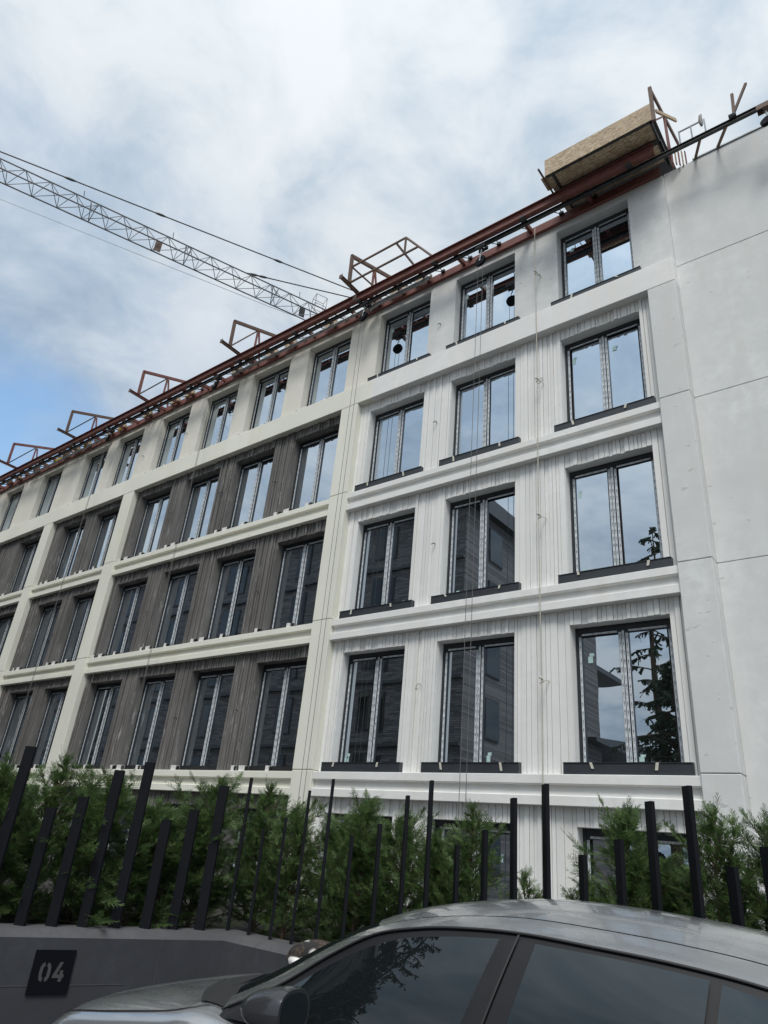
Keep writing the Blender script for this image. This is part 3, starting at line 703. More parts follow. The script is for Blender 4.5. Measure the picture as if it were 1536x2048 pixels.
# mitred at the corner so the two runs read as one wall
nr = Vector((0, 1, 0)); mit = (nl+nr); mit = mit/ (mit.dot(nr))
def run(a, b, ka, kb):
    mb = MB()
    pa = [a+Vector((0, 0, -.02)), a+Vector((0, 0, HT-.06)), a+ka*.04+Vector((0, 0, HT)), a+ka*.36+Vector((0, 0, HT)), a+ka*.36+Vector((0, 0, -.02))]
    pb = [b+Vector((0, 0, -.02)), b+Vector((0, 0, HT-.06)), b+kb*.04+Vector((0, 0, HT)), b+kb*.36+Vector((0, 0, HT)), b+kb*.36+Vector((0, 0, -.02))]
    k = 0; mb.v = [tuple(x) for x in pa+pb]; return mb
left_end = CO - dl*7.0; right_end = Vector((12, 5.39, 0))
for a, b, ka, kb in ((left_end, CO, nl, mit), (CO, right_end, mit, nr)):
    mb = run(a, b, ka, kb); mb.f = [(0, 5, 6, 1)]; mb.build('wall_face', M['wall_dark'], gw)
    mb = run(a, b, ka, kb); mb.f = [(1, 6, 7, 2), (2, 7, 8, 3), (3, 8, 9, 4), (0, 1, 2, 3, 4), (9, 8, 7, 6, 5)]; mb.build('coping', M['coping'], gw)
# thin render joints on the left run
for s_ in (-.62, -2.2): MB().bar(CO+dl*s_-nl*.0015+Vector((0, 0, .01)), CO+dl*s_-nl*.0015+Vector((0, 0, HT-.06)), .006, .004, tuple(dl)).build('render_joint', M['coping'], gw)
MB().bar(CO-dl*2.6-nl*.0015+Vector((0, 0, .44)), CO-dl*.9-nl*.0015+Vector((0, 0, .44)), .004, .004).build('render_joint', M['coping'], gw)
# sign plate with stencilled digits
sg_o = CO - dl*1.548 + Vector((0, 0, .541))
sg_ = thing('number_sign', 'square black house number plate reading 04 on the grey wall', 'sign', tuple(sg_o))
def on_sign(u, v, d): return sg_o + dl*u + Vector((0, 0, v)) - nl*d
mb = MB(); hs = .167
f = [on_sign(-hs, -.16, .018), on_sign(hs, -.16, .018), on_sign(hs, .16, .018), on_sign(-hs, .16, .018)]; b_ = [on_sign(-hs, -.16, .004), on_sign(hs, -.16, .004), on_sign(hs, .16, .004), on_sign(-hs, .16, .004)]
mb.v = [tuple(x) for x in f+b_]; mb.f = [(0, 1, 2, 3), (7, 6, 5, 4), (0, 4, 5, 1), (1, 5, 6, 2), (2, 6, 7, 3), (3, 7, 4, 0)]; mb.build('plate', M['plate'], sg_)
def digit(pts, d=.021): return MB().poly([on_sign(u, v, d) for u, v in pts])
def arc(cx_, cy_, rx, ry, a0, a1, n=9): return [(cx_+rx*math.cos(math.radians(a0+(a1-a0)*i/n)), cy_+ry*math.sin(math.radians(a0+(a1-a0)*i/n))) for i in range(n+1)]
def ring_half(cx_, cy_, a0, a1):
    o_ = []; n = 10; rx, ry, tx, ty = .046, .072, .020, .042
    out = [(cx_+math.copysign(abs(math.cos(t))**.8, math.cos(t))*rx, cy_+math.copysign(abs(math.sin(t))**.7, math.sin(t))*ry) for t in [math.radians(a0+(a1-a0)*i/n) for i in range(n+1)]]
    inn = [(cx_+math.copysign(abs(math.cos(t))**.7, math.cos(t))*tx, cy_+math.copysign(abs(math.sin(t))**.5, math.sin(t))*ty) for t in [math.radians(a0+(a1-a0)*i/n) for i in range(n+1)]]
    mb = MB(); mb.grid([[on_sign(u, v, .021) for u, v in out], [on_sign(u, v, .021) for u, v in inn]]); return mb
d0 = MB()
for a0, a1 in ((-78, 78), (102, 258)):
    q_ = ring_half(-.058, .0, a0, a1); k = len(d0.v); d0.v += q_.v; d0.f += [tuple(k+i for i in ff) for ff in q_.f]
d0.build('digit', M['digit'], sg_)
digit([(.052, .072), (.080, .072), (.044, -.018), (.066, -.018), (.066, .012), (.092, .012), (.092, -.018), (.104, -.018), (.104, -.044), (.092, -.044), (.092, -.070), (.064, -.070), (.064, -.044), (.010, -.044), (.010, -.026)]).build('digit', M['digit'], sg_)
# louvre fence: flat bars of four repeating heights turned 45 degrees
fe = thing('louvre_fence', 'black fence of upright flat bars with stepped heights on the dark wall', 'fence', (-6.06, 5.6, HT))
HS = [2.325, 1.815, 1.945, 2.205]
def fpost(x, y, ht, ang):
    c, s_ = math.cos(ang), math.sin(ang); w, th = .052, .015
    mb = MB(); P4 = [(x+c*a-s_*b, y+s_*a+c*b) for a, b in ((-w, -th), (w, -th), (w, th), (-w, th))]
    mb.v = [(a, b, HT-.01) for a, b in P4] + [(a, b, ht) for a, b in P4]
    mb.f = [(3, 2, 1, 0), (4, 5, 6, 7)] + [(i, (i+1) % 4, 4+(i+1) % 4, 4+i) for i in range(4)]
    mb.build('fence_post', M['post'], fe)
for i, s_ in enumerate([-2.19-.283*k for k in range(5, 0, -1)] + [-2.19, -1.86, -1.595, -1.318, -1.03, -.733, -.458, -.178]):
    p = CO + nl*.22 + dl*s_; fpost(p.x, p.y, HS[(i-5) % 4]+random.uniform(-.012, .012), math.radians(27+random.uniform(-2, 2)))
XR = [-6.27, -5.95, -5.64, -5.35, -5.04, -4.72, -4.39, -4.09, -3.83, -3.53, -3.26, -2.99, -2.70, -2.40, -2.11, -1.86, -1.58, -1.34, -1.11, -.83, -.55, -.27, .01, .29, .57]
for i, x in enumerate(XR): fpost(x, 5.61, HS[i % 4]+random.uniform(-.012, .012), math.radians(134+random.uniform(-2, 2)))

# ------------------------------------------------------------------ cypress shrubs behind the fence
def frond(rs, L_, n):      # one flat feathery spray in its own plane: stem along +x, blades to both sides; returns (k,4,3) quads
    q = []
    for i in range(n):
        t = (i+.6)/n; x = L_*t; ln = L_*(.46*(1-t)+.12)*rs.uniform(.7, 1.25); sd = 1 if i % 2 else -1
        an = math.radians(rs.uniform(26, 46))*sd; w = .0034*rs.uniform(.8, 1.3)
        dx, dy = math.cos(an), math.sin(an); px, py = -dy*w, dx*w; zz = rs.uniform(-.006, .006)
        ex, ey = x+dx*ln, dy*ln; dz = rs.uniform(-.012, .008)
        q.append([(x-px, -py, 0), (x+px, py, 0), (ex+px*.35, ey+py*.35, dz), (ex-px*.35, ey-py*.35, dz)])
        # side twiglets on the longer blades
        if ln > L_*.2:
            for m in (.35, .65):
                bx_, by_ = x+dx*ln*m, dy*ln*m; a2 = an*(.1 if m < .5 else 1.7); l2 = ln*.42; ex2, ey2 = bx_+math.cos(a2)*l2, by_+math.sin(a2)*l2; w2 = w*.8
                q.append([(bx_, by_-w2, 0), (bx_, by_+w2, 0), (ex2, ey2+w2*.3, dz), (ex2, ey2-w2*.3, dz)])
    return np.array(q, dtype=np.float32)
def orient(d, rs):
    d = Vector(d).normalized(); a = d.cross(Vector((0, 0, 1)))
    if a.length < .05: a = Vector((1, 0, 0))
    a.normalize(); b = a.cross(d); t = rs.gauss(0, .7); a2 = a*math.cos(t)+b*math.sin(t); b2 = d.cross(a2)
    return np.array([[d.x, d.y, d.z], [a2.x, a2.y, a2.z], [b2.x, b2.y, b2.z]], dtype=np.float32)
def quads_mesh(name, arr, mat):
    n = len(arr); me = bpy.data.meshes.new(name); me.vertices.add(n*4); me.vertices.foreach_set('co', arr.reshape(-1).astype(np.float32))
    me.loops.add(n*4); me.loops.foreach_set('vertex_index', np.arange(n*4, dtype=np.int32)); me.polygons.add(n)
    me.polygons.foreach_set('loop_start', np.arange(0, n*4, 4, dtype=np.int32)); me.materials.append(mat); me.update(calc_edges=True); me.validate(); return me
def shrub_template(seed, Hh, Rr, nb, airy):
    rs = random.Random(seed); F = [frond(rs, rs.choice((rs.uniform(.05, .09), rs.uniform(.09, .15), rs.uniform(.14, .21))), rs.choice((11, 13, 16))) for _ in range(28)]
    Q = []; wood = MB(); lean = (rs.uniform(-.12, .12), rs.uniform(-.08, .08))
    def stem(z): t = z/Hh; return Vector((lean[0]*t*t*Hh, lean[1]*t*t*Hh, z))
    wood.tube([stem(Hh*i/6) for i in range(7)], [.022*(1-i/6)+.003 for i in range(7)], 6)
    for b in range(nb):
        t = (b+rs.random())/nb; z0 = Hh*(.01+.94*t); az = rs.uniform(0, 2*math.pi); el = math.radians(rs.uniform(2, 44)+34*t)
        prof = max(0, 1-t/.86)**.55*(.85+.15*min(1, t*4)); ln = Rr*prof*rs.uniform(.5, 1.2)/max(.35, math.cos(el))*.85+.07
        d = Vector((math.cos(az)*math.cos(el), math.sin(az)*math.cos(el), math.sin(el))); p = stem(z0); pts = [p]; nseg = 5
        for k in range(nseg):
            d = (d + Vector((rs.gauss(0, .10), rs.gauss(0, .10), rs.gauss(.02, .07)))).normalized(); p = p + d*(ln/nseg); pts.append(p)
        wood.tube(pts, [.006*(1-i/nseg)+.0015 for i in range(nseg+1)], 4, False)
        ns = max(3, int(ln/(.027 if not airy else .036)))
        for k in range(ns):
            u = .12+.88*(k+rs.random())/ns; i = min(nseg-1, int(u*nseg)); fr_ = u*nseg-i; pos = pts[i].lerp(pts[i+1], fr_); dd = (pts[i+1]-pts[i]).normalized()
            sd = (Vector((rs.gauss(0, 1), rs.gauss(0, 1), rs.gauss(.15, .6)))); sd = (sd - dd*sd.dot(dd)).normalized()
            fd = dd*rs.uniform(.55, 1.0) + sd*rs.uniform(.25, .85)
            if u > .93: fd = dd
            fr = F[rs.randrange(len(F))]*rs.uniform(.75, 1.2); R_ = orient(fd, rs)
            Q.append(fr.reshape(-1, 3) @ R_ + np.array(pos, dtype=np.float32))
    top = stem(Hh)
    for k in range(9):
        z0 = Hh*rs.uniform(.82, .98); R_ = orient((rs.gauss(0, .35)+lean[0]*2, rs.gauss(0, .35), 1), rs); Q.append((F[rs.randrange(28)].reshape(-1, 3)) @ R_ + np.array(stem(z0), dtype=np.float32))
    return quads_mesh('foliage', np.concatenate(Q).reshape(-1, 4, 3), M['cypress']), wood.mesh('stem', M['bark'])
TPL = [shrub_template(21, 1.62, .58, 120, False), shrub_template(22, 1.50, .62, 125, False), shrub_template(23, 1.75, .55, 115, False), shrub_template(24, 1.40, .50, 75, True), shrub_template(25, 1.62, .66, 135, False)]
def lpos(s_, off): p = CO + dl*s_ + nl*off; return p.x, p.y
SH = []
for s_, off, h, tp in ((-3.1, .70, 1.34, 4), (-2.55, .70, 1.30, 1), (-2.17, .72, 1.36, 0), (-1.74, .66, 1.52, 2), (-1.27, .70, 1.36, 1), (-.82, .72, 1.20, 4), (-.45, .70, 1.10, 1), (-.10, .72, 1.50, 0)): SH.append((*lpos(s_, off), h, tp))
for x, y, h, tp in ((-6.62, 6.3, 1.54, 2), (-6.05, 6.2, 1.30, 1), (-5.55, 6.3, 1.22, 4), (-5.08, 6.2, 1.42, 0), (-4.60, 6.3, 1.28, 1), (-4.15, 6.25, 1.12, 4), (-3.75, 6.2, 1.40, 2), (-3.2, 6.3, .88, 3), (-2.72, 6.3, .92, 3), (-2.27, 6.2, 1.42, 0), (-1.95, 6.35, 1.0, 4), (-1.62, 6.2, 1.46, 2), (-1.18, 6.3, 1.36, 1), (-.6, 6.3, 1.3, 0), (.0, 6.3, 1.35, 4), (.6, 6.3, 1.3, 1)): SH.append((x, y, h, tp))
HTPL = [1.62, 1.50, 1.75, 1.40, 1.62]
ordn = ['first', 'second', 'third', 'fourth', 'fifth', 'sixth', 'seventh', 'eighth', 'ninth', 'tenth', 'eleventh', 'twelfth', 'thirteenth', 'fourteenth', 'fifteenth', 'sixteenth', 'seventeenth', 'eighteenth', 'nineteenth', 'twentieth', 'twenty-first', 'twenty-second', 'twenty-third', 'twenty-fourth']
look = {0: 'bushy', 1: 'broad', 2: 'tall slender', 3: 'thin airy', 4: 'dense'}
for i, (x, y, h, tp) in enumerate(SH):
    t = thing('cypress_shrub', f'{look[tp]} green cypress shrub behind the black fence, {ordn[i]} counted from the left', 'shrub', (x, y, .77), 'cypress shrubs planted behind the fence')
    k = h/HTPL[tp]; a = random.Random(i).uniform(0, 6.28)
    f_ = link('foliage', TPL[tp][0], t); s_ = link('stem', TPL[tp][1], t)
    wd = 1.22 if i < 9 else 1.06; t.scale = (k*wd, k*wd, k); t.rotation_euler = (0, 0, a)

# ------------------------------------------------------------------ parked car (local: x forward, y left, z up; origin under the door seam)
CAR = Matrix.Translation((-1.612, 3.553, 0)) @ Matrix.Rotation(math.radians(188), 4, 'Z')
car = thing('parked_car', 'dusty grey coupe shaped crossover parked in front of the dark wall', 'car'); car.matrix_world = CAR; ORG[car.name] = Vector((0, 0, 0))
def catmull(pts, n):
    pts = [np.array(p, float) for p in pts]; P = [2*pts[0]-pts[1]] + pts + [2*pts[-1]-pts[-2]]; out = []
    for i in range(1, len(P)-2):
        for k in range(n):
            t = k/n; a, b, c, d = P[i-1], P[i], P[i+1], P[i+2]
            out.append(.5*((2*b)+(-a+c)*t+(2*a-5*b+4*c-d)*t*t+(-a+3*b-3*c+d)*t**3))
    out.append(pts[-1]); return out
# gutter x,z,y ; crown x,z ; belt y,z
ST = [(1.42, .985, .745, 1.78, .985, .80, .972), (1.10, 1.130, .722, 1.50, 1.112, .855, .978), (.86, 1.274, .703, 1.20, 1.268, .875, .985), (.65, 1.379, .688, .93, 1.388, .885, .99), (.45, 1.426, .677, .68, 1.474, .89, .995), (.26, 1.449, .667, .40, 1.530, .893, 1.0), (0, 1.461, .66, .05, 1.572, .895, 1.01),
      (-.30, 1.450, .655, -.30, 1.576, .895, 1.02), (-.59, 1.434, .65, -.60, 1.562, .893, 1.03), (-.87, 1.404, .645, -.90, 1.536, .89, 1.04), (-1.20, 1.34, .632, -1.25, 1.485, .885, 1.05), (-1.55, 1.24, .622, -1.60, 1.40, .875, 1.055), (-1.90, 1.125, .625, -1.95, 1.27, .86, 1.05), (-2.18, 1.03, .66, -2.28, 1.09, .84, 1.0)]
SM = catmull(ST, 5)
def roofrow(r, ys):
    gx, gz, gy, cx_, cz = r[:5]; return [(gx+(cx_-gx)*(1-abs(t)**2.0), t*gy, gz+(cz-gz)*(1-abs(t)**2.3)) for t in ys]
ed = .80
hdr = 3*5+1                     # rows in front of this are windscreen
rear = 10*5+2
side_l = [ed+(1-ed)*k/4 for k in range(5)]; ctr = [-ed+2*ed*k/16 for k in range(17)]
for sgn in (1, -1): MB().grid([roofrow(r, [sgn*t for t in (side_l if sgn > 0 else side_l)]) for r in (SM if sgn < 0 else SM)]).build('roof_rail', M['carpaint'], car, True)
ctr_in = [t*.985 for t in ctr]
MB().grid([roofrow(r, ctr_in) for r in SM[hdr:rear+1]]).build('roof_panel', M['carpaint'], car, True)
def lower(P, d): return [[(x, y, z-d) for x, y, z in r] for r in P]
MB().grid(lower([roofrow(r, [t*1.01 for t in ctr]) for r in SM], .012)).build('roof_channel', M['blacktrim'], car, True)
MB().grid([[(x, y, z-.004) for x, y, z in roofrow(r, ctr_in)] for r in SM[1:hdr+1]]).build('windscreen', M['carglass'], car, True)
MB().grid([[(x, y, z-.004) for x, y, z in roofrow(r, ctr_in)] for r in SM[rear+1:-2]]).build('rear_window', M['carglass'], car, True)
def interp(x, idx):
    xs = [r[0] for r in SM]; return float(np.interp(-x, [-v for v in xs], [r[idx] for r in SM]))
def yside(x, z):
    gz, gy, by_, bz = interp(x, 1), interp(x, 2), interp(x, 5), interp(x, 6); t = (gz-z)/max(.02, gz-bz); return gy+(by_-gy)*t + .018*math.sin(math.pi*min(1, max(0, t)))
for sgn in (1, -1):
    rows = []
    for r in SM: rows.append([(r[0], sgn*(r[2]-.004), r[1]-.004)] + [(r[0], sgn*(yside(r[0], r[1]+(r[6]-r[1])*q)-.004), r[1]-.012+(r[6]-r[1]+.01)*q) for q in (.25, .5, .75, 1.0)])
    MB().grid(rows).build('window_surround', M['trim'], car, True)
    def pane(bot, topc, name, m, off=.007, nt_=8, nsx=14):        # curved patch between a lower and an upper line
        def at(pl, s_):
            d_ = np.cumsum([0]+[math.dist(pl[i], pl[i+1]) for i in range(len(pl)-1)]); return float(np.interp(s_*d_[-1], d_, [p[0] for p in pl])), float(np.interp(s_*d_[-1], d_, [p[1] for p in pl]))
        R_ = []
        for j in range(nt_+1):
            row = []
            for i in range(nsx+1):
                b0, t0 = at(bot, i/nsx), at(topc, i/nsx); x = b0[0]+(t0[0]-b0[0])*j/nt_; z = b0[1]+(t0[1]-b0[1])*j/nt_
                row.append((x, sgn*(yside(x, z)+off), z))
            R_.append(row if sgn < 0 else row[::-1])
        return MB().grid(R_).build(name, m, car, True)
    pane([(1.16, .995), (.215, 1.005)], [(1.17, 1.03), (1.02, 1.128), (.92, 1.192), (.82, 1.249), (.72, 1.301), (.63, 1.342), (.53, 1.374), (.44, 1.395), (.25, 1.419), (.07, 1.433)], 'door_window', M['carglass'])
    pane([(.032, 1.015), (-.635, 1.04)], [(-.075, 1.433), (-.31, 1.426), (-.50, 1.417), (-.697, 1.402)], 'door_window', M['carglass'])
    pane([(-.67, 1.045), (-1.2, 1.07), (-1.36, 1.13)], [(-.735, 1.395), (-.87, 1.371), (-1.05, 1.335), (-1.25, 1.28), (-1.42, 1.215)], 'quarter_window', M['carglass'])
    pane([(.127, 1.02), (.119, 1.02)], [(.000, 1.455), (-.008, 1.455)], 'door_seam', M['blacktrim'], .0085, 10, 1)
    pane([(.215, 1.005), (.125, 1.01)], [(.07, 1.436), (.004, 1.436)], 'pillar_cover', M['trim'], .0078, 10, 3)
    pane([(.113, 1.01), (.032, 1.015)], [(-.012, 1.436), (-.075, 1.436)], 'pillar_cover', M['trim'], .0078, 10, 3)
    pane([(1.30, .99), (1.16, .995)], [(1.18, 1.07), (1.05, 1.115)], 'sail_panel', M['trim'], .009, 3, 3)
    G_ = [(r[0], sgn*(r[2]+.003), r[1]-.002) for r in SM[1:]]; MB().tube(G_, .006, 5, False).build('drip_seal', M['blacktrim'], car, True)
# body: bonnet / wings / doors / tail as one lofted shell   x, crown z, wing z, half width
BD = [(2.64, .60, .58, .56), (2.60, .72, .68, .70), (2.53, .82, .755, .79), (2.42, .885, .81, .86), (2.28, .925, .857, .905), (1.97, .985, .905, .94), (1.64, 1.025, .955, .948), (1.48, 1.035, .985, .95), (1.25, 1.0, .975, .95), (.9, .98, .985, .95), (.3, .98, 1.0, .952), (-.3, .98, 1.02, .955), (-.9, .99, 1.04, .958), (-1.5, 1.02, 1.055, .955), (-2.0, 1.06, 1.05, .93), (-2.25, 1.06, 1.0, .88), (-2.36, .9, .9, .80), (-2.40, .7, .7, .74)]
rows = []
for x, hc, hw, w in catmull(BD, 4):
    half = [(w*.90, .22), (w*.975, .34), (w*.995, .52), (w, .66), (w*.985, hw-.13), (w*.945, hw-.035), (w*.875, hw), (w*.76, hw+(hc-hw)*.42), (w*.55, hw+(hc-hw)*.78), (w*.28, hw+(hc-hw)*.96), (0, hc)]
    half = [(y, max(z, .22)) for y, z in half]; rows.append([(x, y, z) for y, z in half] + [(x, -y, z) for y, z in half[-2::-1]])
MB().grid(rows).build('body_shell', M['carpaint'], car, True)
MB().poly([(2.62, y, z) for y, z in ((-.6, .25), (.6, .25), (.56, .58), (-.56, .58))]).poly([(-2.395, y, z) for y, z in ((-.74, .25), (.74, .25), (.74, .7), (-.74, .7))]).build('bumper_face', M['blacktrim'], car)
def surf(x, y):        # height of the body shell at x,y
    def one(R_): ys = [p[1] for p in R_][4:17]; zs = [p[2] for p in R_][4:17]; return float(np.interp(y, ys[::-1], zs[::-1]))
    xs = [r[0][0] for r in rows]; i = max(0, min(len(rows)-2, next((k for k in range(len(xs)) if xs[k] <= x), len(xs)-1)-1)); f = (xs[i]-x)/max(1e-6, xs[i]-xs[i+1]); f = max(0, min(1, f))
    return one(rows[i])*(1-f)+one(rows[i+1])*f
for sgn in (1, -1):
    shut = [(1.46, .74), (1.52, .80), (1.62, .818), (1.80, .825), (2.05, .82), (2.3, .79), (2.44, .72)]
    MB().tube([(x, sgn*y, surf(x, y)+.001) for x, y in [tuple(p) for p in catmull(shut, 4)]], .005, 5).build('bonnet_gap', M['blacktrim'], car)
    MB().tube([(2.30, sgn*.80, .70), (2.44, sgn*.76, .70), (2.56, sgn*.62, .68), (2.60, sgn*.50, .66)], [.03, .05, .05, .03], 8).build('headlight', M['carglass'], car, True)
    mm = MB(); rws = []
    for i in range(11):            # door mirror housing
        t = i/10; rr = math.sin(math.pi/2*(.06+.94*min(1, t*1.2)))**.55 * (1 if i < 10 else .93); xx = .765+.225*(1-t)**1.0
        rws.append([(xx, sgn*(1.06+.02*(1-t)+.112*rr*math.copysign(abs(math.cos(a_))**.8, math.cos(a_))), 1.105+.012*t+.082*rr*math.copysign(abs(math.sin(a_))**.8, math.sin(a_))) for a_ in [2*math.pi*k/24 for k in range(25)]])
    mm.grid(rws).poly([p for p in rws[-1][:-1]]).poly([p for p in rws[0][:-1]][::-1]); mir = mm.build('door_mirror', M['mirror'], car, True)
    MB().poly([(.7635, y, z) for _, y, z in [(0, sgn*1.06+(p[1]-sgn*1.06)*.86, 1.117+(p[2]-1.117)*.84) for p in rws[-1][:-1]]]).build('mirror_glass', M['carglass'], mir)
    MB().tube([(.80, sgn*.90, 1.01), (.86, sgn*.97, 1.04), (.86, sgn*1.03, 1.07)], .03, 8).build('mirror_arm', M['blacktrim'], mir, True)
    for x in (1.70, -1.18):
        wh = MB().tube([(x, sgn*.72, .34), (x, sgn*.94, .34)], .345, 28).build('wheel', M['tyre'], car)
        MB().tube([(x, sgn*.93, .34), (x, sgn*.948, .34)], .24, 24).build('rim', M['alloy'], wh)
        MB().tube([(x+.41*math.cos(a_), sgn*.955, .34+.41*math.sin(a_)) for a_ in [math.pi*k/16 for k in range(-1, 18)]], .045, 6).build('wheel_arch', M['blacktrim'], car, True)
    MB().tube([(.35, sgn*.965, .88), (.20, sgn*.985, .885), (.08, sgn*.965, .88)], .014, 6).build('door_handle', M['carpaint'], car, True)
# cowl and wipers between bonnet and windscreen
cw = []
for dx, dz in ((.13, .004), (.10, .007), (.06, .007), (.02, .007), (-.03, .007), (-.08, .007)):
    cw.append([(1.40+.34*(1-(k/20)**2)+dx, .73*k/20, surf(1.40+.34*(1-(k/20)**2)+dx, abs(.73*k/20))+dz) for k in range(-20, 21)])
MB().grid(cw).build('cowl', M['blacktrim'], car, True)
for t0, t1 in ((.55, -.25), (-.05, -.75)):
    pts = [roofrow(SM[1+int(round(2*q))], [t0+(t1-t0)*q])[0] for q in (0, .5, 1)]; MB().tube([(x, y, z+.010) for x, y, z in pts], .009, 5).build('wiper', M['blacktrim'], car)
MB().tube([(-1.55, 0, 1.40), (-1.70, 0, 1.44), (-1.78, 0, 1.425), (-1.78, 0, 1.37)], [.02, .022, .015, .01], 8).build('roof_aerial', M['blacktrim'], car, True)

# ------------------------------------------------------------------ cat curled up on the bonnet by the windscreen
def skinned(name, verts, edges, mat, parent=None, sub=2):
    me = bpy.data.meshes.new(name); me.from_pydata([v[:3] for v in verts], edges, []); o = bpy.data.objects.new(name, me); C.objects.link(o)
    m = o.modifiers.new('skin', 'SKIN'); m.use_smooth_shade = True
    for i, v in enumerate(verts):
        sv = me.skin_vertices[0].data[i]; r = v[3]; sv.radius = r if isinstance(r, tuple) else (r, r)
    me.skin_vertices[0].data[0].use_root = True
    s = o.modifiers.new('sub', 'SUBSURF'); s.levels = sub; s.render_levels = sub; me.materials.append(mat); return o
cv = [(0, 0, .085, (.085, .080)), (.10, .01, .090, (.088, .080)), (.19, .03, .088, (.070, .068)), (.25, .05, .098, (.048, .046)), (.315, .075, .098, (.056, .050)), (.365, .095, .088, (.026, .022)),   # rump..chest, neck, head, muzzle
      (.325, .040, .145, .013), (.330, .042, .165, .004), (.300, .108, .145, .013), (.302, .114, .165, .004),        # ears
      (-.07, .02, .060, (.045, .042)), (-.10, .09, .035, .024), (-.04, .15, .026, .020), (.06, .17, .024, .016), (.14, .165, .022, .010),   # tail round the side
      (.22, -.03, .030, .030), (.30, -.02, .020, .022), (.24, .10, .030, .028), (.32, .12, .018, .020),    # tucked fore legs
      (.00, -.075, .045, .045), (.09, -.10, .022, .026), (.00, .085, .045, .042), (.09, .12, .022, .024)]   # hind legs
ce = [(0, 1), (1, 2), (2, 3), (3, 4), (4, 5), (4, 6), (6, 7), (4, 8), (8, 9), (0, 10), (10, 11), (11, 12), (12, 13), (13, 14), (2, 15), (15, 16), (2, 17), (17, 18), (0, 19), (19, 20), (0, 21), (21, 22)]
ct = skinned('cat', cv, ce, M['cat'])
ct.matrix_world = CAR @ Matrix.Translation((1.93, -.62, 1.0)) @ Matrix.Rotation(math.radians(170), 4, 'Z') @ Matrix.Scale(1.05, 4)
tag(ct, 'curled tortoiseshell cat with white patches lying on the car bonnet', 'cat')

# ------------------------------------------------------------------ across the street (seen in the panes)
ob2 = thing('stone_clad_building', 'dark split stone clad block across the street mirrored in the lower windows', 'building', (-40, -4, 0))
top = 19.1+E; xr = -18.5
MB().box(-75, xr, -22, -4.3, 0, top-1.0).build('wall', M['ledger'], ob2)
MB().box(-75.4, xr+.45, -22.4, -3.55, top-1.0, top).build('roof', M['opp_roof'], ob2)
for fl in range(6):
    z0 = .9+fl*3.25
    for k in range(16):
        x = xr-2.9-k*3.4
        wo_ = MB().box(x, x+1.5, -4.35, -4.24, z0, z0+2.1).build('window', M['opp_frame'], ob2); MB().box(x+.07, x+.71, -4.25, -4.225, z0+.07, z0+2.03).box(x+.79, x+1.43, -4.25, -4.225, z0+.07, z0+2.03).build('pane', M['opp_glass'], wo_)
    for k in range(3):
        y = -8-k*4.2; wo_ = MB().box(xr-.06, xr+.06, y, y+1.5, z0, z0+2.1).build('window', M['opp_frame'], ob2); MB().box(xr+.05, xr+.075, y+.07, y+1.43, z0+.07, z0+2.03).build('pane', M['opp_glass'], wo_)
    if fl: MB().box(-75, xr, -4.29, -4.1, z0-.75, z0-.60).build('ledge', M['opp_roof'], ob2)
hs_ = thing('balcony_house', 'grey house with glass balconies and deep eaves far across the street', 'house', (-24, -26, 0))
MB().box(-38, -21.8, -34, -20.5, 0, 9.4).build('wall', M['house_wall'], hs_)
MB().prism([(-35.2, 9.4), (-19.0, 9.4), (-19.0, 9.65), (-27, 10.5), (-35.2, 9.65)][::-1], -38, -17.6).build('roof', M['opp_roof'], hs_)
for zz in (3.3, 6.4, 12.6): MB().box(-38, -19.6, -20.5, -18.9, zz, zz+.25).build('balcony_slab', M['house_wall'], hs_); MB().box(-38, -19.6, -18.93, -18.9, zz+.25, zz+1.35).build('balcony_glass', M['balcony_glass'], hs_)
MB().box(-38, -24, -33, -23, 10.0, 16.5).build('upper_wall', M['house_wall'], hs_)
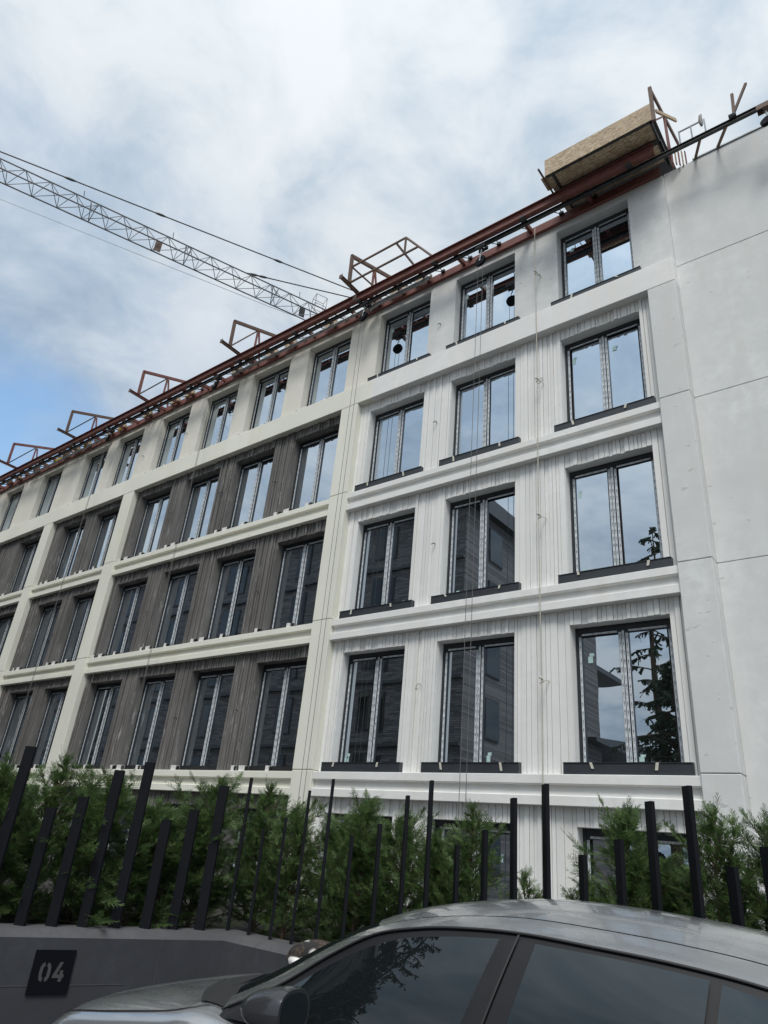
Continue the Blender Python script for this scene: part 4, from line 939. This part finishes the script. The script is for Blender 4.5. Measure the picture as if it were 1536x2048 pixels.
MB().box(-39, -21.0, -34, -21, 16.5, 16.9).build('upper_roof', M['opp_roof'], hs_)

def conifer(name, x, y, hh, rr, z_low, seed, label, nb=150):
    rs = random.Random(seed); t = thing(name, label, 'tree', (x, y, 0)); wood = MB(); Q = []
    wood.tube([(x+.1*math.sin(i), y+.08*math.cos(i*1.3), hh*i/8) for i in range(9)], [.26*(1-i/8)+.02 for i in range(9)], 10)
    for b in range(nb):
        u = rs.random()**.9; z0 = z_low+(hh-z_low)*u; az = rs.uniform(0, 6.283); ln = rr*(1-u)**.7*rs.uniform(.35, 1.15)+.25; el = math.radians(rs.uniform(-8, 28))
        d = Vector((math.cos(az)*math.cos(el), math.sin(az)*math.cos(el), math.sin(el))); p = Vector((x, y, z0)); pts = [p]
        for k in range(5): d = (d+Vector((rs.gauss(0, .1), rs.gauss(0, .1), -.10))).normalized(); p = p+d*ln/5; pts.append(p)
        wood.tube(pts, [.035*(1-i/5)+.006 for i in range(6)], 5, False)
        for k in range(int(10+ln*16)):
            v = .25+.75*rs.random(); i = min(4, int(v*5)); c = pts[i].lerp(pts[i+1], v*5-i); 
            fd = Vector((rs.gauss(0, .6), rs.gauss(0, .6), -.55)) + d*.6; fd.normalize(); a = fd.orthogonal().normalized(); a = a*math.cos(rs.uniform(0, 6.3))+fd.cross(a)*math.sin(rs.uniform(0, 6.3)); l_ = rs.uniform(.15, .40); w = rs.uniform(.03, .07)
            e_ = c+fd*l_; Q.append([c-a*w*.4, c+a*w*.4, e_+a*w, e_-a*w])
    wood.build('trunk', M['bark'], t); me = quads_mesh('crown', (np.array([[tuple(p) for p in q] for q in Q], dtype=np.float32) - np.array((x, y, 0), dtype=np.float32)), M['spruce']); link('crown', me, t); return t
conifer('spruce_tree', -9.75, -7.2, 17.6, 2.6, 4.5, 5, 'tall ragged spruce across the street mirrored in the right window column', 84)
conifer('spruce_tree', -7.9, -3.2, 9.5, 2.4, 3.2, 9, 'shorter drooping spruce on the far pavement mirrored in the car window', 150)
